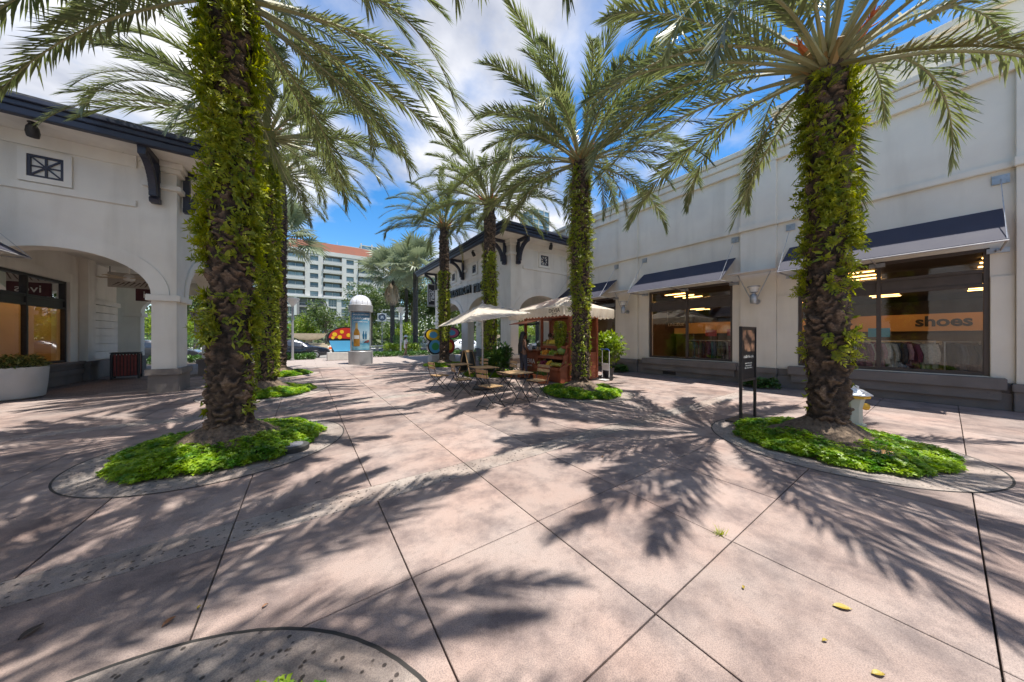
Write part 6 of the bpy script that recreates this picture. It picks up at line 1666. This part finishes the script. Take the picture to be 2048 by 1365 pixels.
# playground bits
pg = empty('playground_toy', (3.3, 45.0, .15), label='small pink and purple playground toy behind the iron fence', cat='playground toy')
MB().tube([(0,0,0),(0,0,.7)], .05, 8).build('post', PC['green'], pg); MB().sphere((0,0,1.0), .35, 10, 8, (1.1,.6,.8)).build('seat', PC['pink'], pg, smooth=True)
pg2 = empty('playground_toy', (4.6, 45.2, .15), label='purple and green rocking toy behind the iron fence', cat='playground toy')
MB().tube([(0,0,0),(0,0,.5)], .12, 8).build('spring', PC['green'], pg2); MB().sphere((0,0,.75), .33, 10, 8, (1.2,.5,.8)).build('seat', pmat('purple', (.12,.08,.40), rough=.4), pg2, smooth=True)
gp = empty('green_play_frame', (-2.8, 46.5, .15), label='bright green curled play frame behind the fountain bowl', cat='playground toy')
MB().tube([(0,0,0),(0,0,2.3),(.3,0,2.8),(.8,0,2.9),(1.1,0,2.6)], .08, 8).build('post', PC['green'], gp, smooth=True); MB().tube([(-.8,0,0),(-.8,0,1.8),(-.5,0,2.3),(0,0,2.4)], .08, 8).build('hoop', PC['green'], gp, smooth=True)
bn = empty('bench', (7.2, 27.4+6.9, .125), label='pale stone bench beside the ad column across the road', cat='bench')
MB().box(-1.3,1.3,-.25,.25,.36,.46).build('seat', stn, bn, bevel=.01)
for s in (-1,1): MB().box(s*.9-.12,s*.9+.12,-.22,.22,0,.359).build('leg', stn, bn)
rs = empty('round_logo_sign', (6.9, 34.9, .12), label='square white sign with a dark round emblem on a thin post', cat='sign')
MB().tube([(0,0,0),(0,0,4.2)], .04, 8).build('post', M['greysteel'], rs)
MB().box(-.45,.45,-.03,.03,3.15,4.05).build('panel', M['paint_white'], rs)
MB().prism(blob(.37,.37,0,3.6,24), f_, -.045, -.031).build('emblem', PC['outline'], rs)
MB().prism(blob(.30,.30,0,3.6,24), f_, -.05, -.0455).build('emblem_ring', pmat('slate_blue', (.12,.16,.22), rough=.5), rs)
MB().prism([(-.17,3.45),(-.07,3.45),(0,3.6),(.07,3.45),(.17,3.45),(.1,3.75),(-.1,3.75)], f_, -.055, -.051).build('emblem_mark', M['paint_white'], rs)
# ---- apartment block (facade faces the walk)
ap = empty('apartment_block', (8, 120, -.1), label='white and grey apartment block with red-brown roof and balconies', cat='building')
aw = pmat('apartment_white', (.50,.49,.47), (.57,.56,.54), rough=.8, scale=.3); ag = pmat('apartment_grey', (.20,.19,.19), (.25,.235,.23), rough=.8, scale=.3); ar = pmat('apartment_roof', (.17,.055,.03), (.22,.07,.038), rough=.8, scale=.5)
agl = pmat('apartment_glass', (.08,.12,.14), (.20,.26,.27), rough=.12, scale=.35, spec=.8, rand=.6); alt = pmat('apartment_trim', (.50,.50,.49), rough=.7); adk = pmat('balcony_recess', (.10,.10,.11), (.16,.155,.15), rough=.8, scale=.4)
FH = 2.95; NF = 10; xa, xb = -15.0, 18.0
bm_ = MB().box(xa, xb, .9, 16, 0, 29.6)
bm_.build('core', adk, ap)
# upper storeys: alternating balcony bays and white window piers
bays = [(-15.0,-13.2,'w'),(-13.2,-8.0,'b'),(-8.0,-3.0,'w'),(-3.0,2.6,'b'),(2.6,7.6,'w'),(7.6,12.8,'b'),(12.8,18.0,'w')]
for fl in range(5, NF):
    z = fl*FH
    for (a, b, kd) in bays:
        if kd == 'w':
            ca, cb = (a+b)/2-1.15, (a+b)/2+1.15
            if b-a < 3: MB().box(a, b, -.4, .9, z, z+FH).build('pier', aw, ap); continue
            p = MB().box(a, ca, -.4, .9, z, z+FH).box(cb, b, -.4, .9, z, z+FH).box(ca, cb, -.4, .9, z, z+.75).box(ca, cb, -.4, .9, z+2.45, z+FH); p.build('wall', aw, ap)
            wn_ = MB().box(ca, cb, .3, .4, z+.75, z+2.45).build('window', agl, ap)
            MB().box(ca, cb, .2, .29, z+1.2, z+1.28).box((ca+cb)/2-.05, (ca+cb)/2+.05, .2, .29, z+.75, z+1.199).box(ca, ca+.08, .2, .29, z+1.281, z+2.45).build('frame', alt, wn_)
        else:
            MB().box(a, b, -1.2, .9, z-.15, z+.12).build('balcony_slab', aw, ap)
            rl = MB().box(a+.05, b-.05, -1.15, -1.1, z+1.05, z+1.12)
            for k in range(8): rl.box(a+.1+(b-a-.3)*k/7, a+.15+(b-a-.3)*k/7, -1.14, -1.11, z+.12, z+1.05)
            rl.box(a+.1, b-.1, -1.12, -1.115, z+.2, z+1.0)
            rl.build('balcony_rail', alt, ap)
            d_ = MB().box(a+.6, b-.6, .75, .85, z+.15, z+2.5).build('balcony_door', agl, ap)
            MB().box((a+b)/2-.06, (a+b)/2+.06, .66, .74, z+.15, z+2.5).box(a+.6, a+.72, .66, .74, z+.15, z+2.5).build('frame', alt, d_)
MB().box(xa, xb, -.5, 16, 29.61, 30.9).build('parapet', aw, ap)
MB().add([(-14,.5,30.9),(17,.5,30.9),(17,15,30.9),(-14,15,30.9),(-12,2.4,34.4),(13.8,2.4,34.4),(13.8,12,34.4),(-12,12,34.4)],[(0,1,5,4),(1,2,6,5),(2,3,7,6),(3,0,4,7),(4,5,6,7)]).build('roof', ar, ap)
MB().box(1.5, 1.6, 5, 5.1, 34.4, 36.2).box(3, 9, 5, 5.1, 34.9, 35.3).build('roof_aerial', alt, ap)
# lower storeys: grey front with tall pilasters
lowb = [(-19,-15.2,'g'),(-15.2,-10.2,'w'),(-10.2,-2.2,'k'),(-2.2,1.6,'w'),(1.6,8.2,'w'),(8.2,10.2,'g'),(10.2,15,'k'),(15,22,'w')]
MB().box(-20, 22, -1.4, .85, 0, 8.6).build('podium', ag, ap)
for (a, b, kd) in lowb:
    for fl in (3, 4):
        z = fl*FH
        m_ = aw if kd == 'w' else ag
        MB().box(a, a+.7, -1.8, .8, z, z+FH).box(b-.7, b, -1.8, .8, z, z+FH).box(a+.7, b-.7, -1.6, .8, z-.25, z+.35).build('wall', m_, ap)
        w2 = MB().box(a+.7, b-.7, -.9, -.8, z+.35, z+FH-.25).build('window', agl if kd != 'k' else adk, ap)
        fr = MB()
        for k in range(1, 3): fr.box(a+.7+(b-a-1.4)*k/3-.06, a+.7+(b-a-1.4)*k/3+.06, -1.0, -.91, z+.35, z+FH-.25)
        fr.box(a+.7, b-.7, -1.02, -.905, z+1.1, z+1.2); fr.build('frame', alt, w2)
    MB().box(a, b, -2.0, .8, 14.75, 15.3).build('cornice', aw if kd != 'g' else ag, ap)
for k in range(7):
    a = -18+k*5.8
    w3 = MB().box(a, a+3.6, -1.45, -1.41, 5.4, 7.8).build('window', agl, ap); MB().box(a-.1, a+3.7, -1.52, -1.46, 7.8, 7.95).box(a-.1, a+3.7, -1.52, -1.46, 5.25, 5.4).box(a+1.74, a+1.86, -1.52, -1.46, 5.4, 7.8).box(a-.1, a, -1.52, -1.46, 5.4, 7.8).box(a+3.6, a+3.7, -1.52, -1.46, 5.4, 7.8).build('frame', M['paint_white'], w3)
    w4 = MB().box(a, a+3.6, -1.45, -1.41, 1.2, 3.9).build('window', agl, ap); MB().box(a-.1, a+3.7, -1.52, -1.46, 3.9, 4.1).box(a+1.74, a+1.86, -1.52, -1.46, 1.2, 3.9).build('frame', M['paint_white'], w4)
# ---- glass tower far behind the corner shop
def tower(x, y, w, h, label, nf, nb):
    t = empty('glass_tower', (x, y, -.1), label=label, cat='building'); c = pmat('tower_glass', (.10,.20,.30), (.30,.42,.52), rough=.1, scale=.08, spec=.9) if 'tower_glass' not in bpy.data.materials else bpy.data.materials['tower_glass']
    MB().box(-w/2,w/2,-w/2,w/2,0,h).build('glass_wall', c, t)
    for k in range(nf): MB().box(-w/2-.3,w/2+.3,-w/2-.3,w/2+.3,h*(k+1)/nf-.5,h*(k+1)/nf).build('floor_band', aw, t)
    for k in range(nb): 
        u = -w/2+w*k/(nb-1); MB().box(u-.35,u+.35,-w/2-.45,-w/2-.05,0,h+1).build('fin', aw, t)
tower(159, 197, 17, 106, 'distant glass tower rising behind the corner shop roof', 26, 4)
tower(34, 208, 12, 58, 'small distant glass tower behind the fan palm crowns', 14, 3)
# ------------------------------------------------------------------ people
def skin_obj(name, chains, mat, parent, sub=2):
    """chains: list of [(point, radius), ...]; the first point of later chains may repeat an earlier point"""
    V, R, E = [], [], []
    idx = {}
    for ch in chains:
        prev = None
        for (p, rr) in ch:
            key = tuple(round(c, 4) for c in p)
            if key not in idx:
                idx[key] = len(V); V.append(p); R.append(rr)
            i = idx[key]
            if prev is not None and prev != i and (prev, i) not in E and (i, prev) not in E: E.append((prev, i))
            prev = i
    me = bpy.data.meshes.new(name); me.from_pydata(V, E, []); me.update()
    o = bpy.data.objects.new(name, me); COL.objects.link(o)
    md = o.modifiers.new('skin', 'SKIN'); md.use_smooth_shade = True
    for i, d in enumerate(me.skin_vertices[0].data):
        r_ = R[i]; d.radius = (r_, r_) if not isinstance(r_, tuple) else r_
        d.use_root = (i == 0)
    sb = o.modifiers.new('sub', 'SUBSURF'); sb.levels = sub; sb.render_levels = sub
    bpy.context.view_layer.update()
    dg = bpy.context.evaluated_depsgraph_get()
    m2 = bpy.data.meshes.new_from_object(o.evaluated_get(dg))
    bpy.data.objects.remove(o)
    m2.materials.clear(); 
    for p in m2.polygons: p.use_smooth = True
    return link(name, m2, mat, parent)
def person(loc, rz, H, skin, label, legs, arms, top, bottom, hair, lean=0.0, hat=None, dress=False, shoes=None, group=None, clip=None):
    """local frame: faces +x, left = +y; legs/arms give joint targets"""
    t = empty('person', loc, rz, label, 'person', group)
    s = H/1.70
    S = lambda p: (p[0]*s, p[1]*s, p[2]*s)
    pel, waist, chest, neck, headb, headt = (0,0,.92), (.0,0,1.08), (lean*.5,0,1.28), (lean,0,1.44), (lean+.01,0,1.50), (lean+.025,0,1.66)
    ch = [[(S(pel),(.12*s,.15*s)),(S(waist),(.10*s,.125*s)),(S(chest),(.105*s,.155*s)),(S(neck),.052*s),(S(headb),.062*s),(S((lean+.02,0,1.575)),(.088*s,.074*s)),(S((lean+.015,0,1.66)),(.062*s,.054*s))]]
    for sd, (kn, an) in zip((1,-1), legs):
        hip = (0, sd*.085, .88)
        toe = (an[0]+.16, an[1]+sd*.02, max(an[2]-.055, .025))
        ch.append([(S(pel),(.12*s,.15*s)),(S(hip),.088*s),(S(((hip[0]+kn[0])/2,(hip[1]+kn[1])/2,(hip[2]+kn[2])/2)),.078*s),(S(kn),.056*s),(S(((kn[0]*.6+an[0]*.4)-.01,kn[1]*.6+an[1]*.4,kn[2]*.6+an[2]*.4)),.054*s),(S(an),.036*s),(S(toe),.030*s)])
    hands = []
    for sd, (el, wr, hd) in zip((1,-1), arms):
        sh = (chest[0], sd*.165, 1.38)
        ch.append([(S(chest),(.105*s,.155*s)),(S(sh),.055*s),(S(el),.038*s),(S(wr),.026*s),(S(hd),(.022*s,.036*s))])
        hands.append((S(wr), S(hd), sd))
    body = skin_obj('body', ch, skin, t)
    for wr, hd, sd in hands:
        wr, hd = Vector(wr), Vector(hd); d = (hd-wr).normalized(); sdv = d.cross(Vector((0,0,1)))
        sdv = sdv.normalized() if sdv.length > .1 else Vector((0,1,0)); nn = sdv.cross(d)
        f = MB()
        for k in range(4):
            b = hd + sdv*(.024-.016*k)*s; L = (.075,.085,.08,.062)[k]*s
            f.tube([b, b+d*L*.5-nn*.006*s, b+d*L*.9-nn*.026*s], [.0085*s,.008*s,.006*s], 6)
        f.tube([wr+d*.03*s, wr+d*.05*s+sdv*.035*s, wr+d*.085*s+sdv*.042*s], [.011*s,.010*s,.007*s], 6)
        f.build('fingers', skin, body, smooth=True)
    # face
    hx, hz = (lean+.02)*s, 1.575*s
    fc = MB(); fc.sphere((hx+.092*s, 0, hz-.012*s), .016*s, 8, 6, (1.1,.8,1.5)); 
    for sd in (-1,1): fc.sphere((hx+.0*s, sd*.078*s, hz-.01*s), .022*s, 8, 6, (.7,.4,1.2))
    fc.build('nose_and_ears', skin, body, smooth=True)
    ey = MB()
    for sd in (-1,1): ey.sphere((hx+.082*s, sd*.03*s, hz+.012*s), .010*s, 8, 6, (.6,1.2,.8))
    ey.build('eyes', M['black'], body); MB().sphere((hx+.084*s,0,hz-.05*s), .016*s, 8, 6, (.5,1.3,.4)).build('mouth', pmat('lips', (.35,.12,.10), rough=.5) if 'lips' not in bpy.data.materials else bpy.data.materials['lips'], body)
    # clothes follow the body, a little wider
    if top:
        mt, sleeve, hem = top
        c2 = [[(S((pel[0],0,hem)),(.135*s,.165*s)),(S(waist),(.114*s,.14*s)),(S(chest),(.118*s,.168*s)),(S((neck[0],0,1.39)),(.085*s,.11*s))]]
        if dress: c2[0].insert(0, (S((0,0,hem-.14)),(.15*s,.185*s)))
        if sleeve:
            for sd, (el, wr, hd) in zip((1,-1), arms):
                sh = (chest[0], sd*.165, 1.38); e2 = tuple(a*(1-sleeve)+b*sleeve for a, b in zip(sh, el))
                c2.append([(S(chest),(.118*s,.168*s)),(S(sh),.068*s),(S(e2),.054*s)])
        skin_obj('top', c2, mt, t)
    if bottom:
        mt, frac = bottom
        c3 = []
        for sd, (kn, an) in zip((1,-1), legs):
            hip = (0, sd*.085, .88); low = tuple(a*(1-frac)+b*frac for a, b in zip(kn, an))
            c3.append([(S((0,0,1.02)),(.125*s,.15*s)),(S((0,0,.92)),(.132*s,.163*s)),(S(hip),.099*s),(S(((hip[0]+kn[0])/2,(hip[1]+kn[1])/2,(hip[2]+kn[2])/2)),.088*s),(S(kn),.066*s),(S(low),.050*s)])
        skin_obj('trousers', c3, mt, t)
    if shoes:
        for sd, (kn, an) in zip((1,-1), legs):
            c4 = [[(S((an[0]-.045,an[1],max(an[2]-.05,.035))),.036*s),(S((an[0]+.04,an[1]+sd*.005,max(an[2]-.052,.034))),.038*s),(S((an[0]+.15,an[1]+sd*.018,max(an[2]-.062,.028))),.034*s),(S((an[0]+.185,an[1]+sd*.02,max(an[2]-.066,.024))),.02*s)]]
            skin_obj('shoe', c4, shoes, t, 2)
    if hair:
        mt, length, w = hair
        h = MB(); h.sphere((hx-.018*s, 0, hz+.022*s), .104*s, 14, 10, (.98,.9,1.02)); ho = h.build('hair', mt, t, smooth=True)
        if length:
            r_ = random.Random(2); st = MB()
            for k in range(34):
                a = -1.9+3.8*k/33; y0 = math.sin(a)*.085*s; x0 = hx-.03*s-abs(math.cos(a))*.075*s
                L = length*s*r_.uniform(.8,1.05); yb = y0*w+r_.uniform(-.02,.02)*s
                st.tube([(x0, y0, hz+.03*s), (x0-.03*s, y0*1.1, hz-.10*s), (-.135*s+x0*.2, yb, hz-.10*s-L*.5), (-.15*s, yb*.9, hz-.08*s-L)], [.014*s,.018*s,.016*s,.006*s], 6)
            st.build('braids', mt, ho, smooth=True)
    if hat:
        MB().lathe([(.20*s,1.615*s),(.205*s,1.625*s),(.115*s,1.66*s),(.11*s,1.72*s),(.07*s,1.76*s),(.02*s,1.77*s)], 20, (hx-.01, 0, 0)).build('hat', hat, t, smooth=True)
    return t
sk1 = pmat('brown_skin', (.21,.105,.062), rough=.5, coord='obj'); sk2 = pmat('tan_skin', (.42,.23,.15), rough=.5, coord='obj')
cl_navy = pmat('navy_cloth', (.045,.047,.065), (.065,.067,.088), rough=.85, scale=20, coord='obj', bump=.3, bscale=25)
cl_dark = pmat('dark_green_cloth', (.05,.055,.045), (.07,.075,.06), rough=.85, scale=20, coord='obj')
cl_white = pmat('white_cloth', (.66,.66,.64), (.74,.74,.72), rough=.85, scale=12, coord='obj', bump=.3, bscale=25)
hr_black = pmat('black_hair', (.010,.009,.009), (.022,.02,.018), rough=.5, scale=40, coord='obj', bump=.6, bscale=90); hr_brown = pmat('brown_hair', (.06,.035,.02), rough=.6, coord='obj')
# customer, back towards the tables, facing the counter
person((6.50, 8.72, 0), -.12, 1.74, sk1, 'person with long black braids in a navy sleeveless outfit at the juice counter',
       [((.03,.10,.49),(-.02,.10,.08)), ((.06,-.10,.49),(.02,-.11,.08))], [((-.04,.23,1.12),(.14,.20,.99),(.22,.17,1.0)), ((-.03,-.24,1.12),(.16,-.20,1.0),(.24,-.17,1.02))],
       (cl_navy, 0, .93), (cl_navy, .92), (hr_black, .62, .8), shoes=M['black'])
# vendor behind the shelves
person((7.72, 8.62, .10), math.pi+.35, 1.58, sk2, 'person in a dark green shirt working inside the juice stand',
       [((.03,.09,.49),(0,.09,.08)), ((.03,-.09,.49),(0,-.09,.08))], [((.05,.22,1.14),(.22,.14,1.02),(.29,.11,1.0)), ((.05,-.22,1.14),(.22,-.14,1.02),(.29,-.11,1.0))],
       (cl_dark, .75, .93), (cl_navy, .92), (hr_brown, 0, 1), shoes=M['black'])
# pedestrian in white by the hedge, walking towards +x
person((6.55, 24.35, -.004), .25, 1.66, sk2, 'person in a white dress and white sun hat walking past the hedge',
       [((.10,.08,.50),(.16,.08,.09)), ((-.02,-.08,.49),(-.18,-.08,.11))], [((.02,.22,1.12),(.16,.20,.96),(.22,.18,.92)), ((.06,-.22,1.13),(.22,-.16,1.08),(.30,-.13,1.12))],
       (cl_white, .9, .80), None, (hr_brown, .12, 1), hat=cl_white, dress=True, shoes=cl_white, lean=.02)
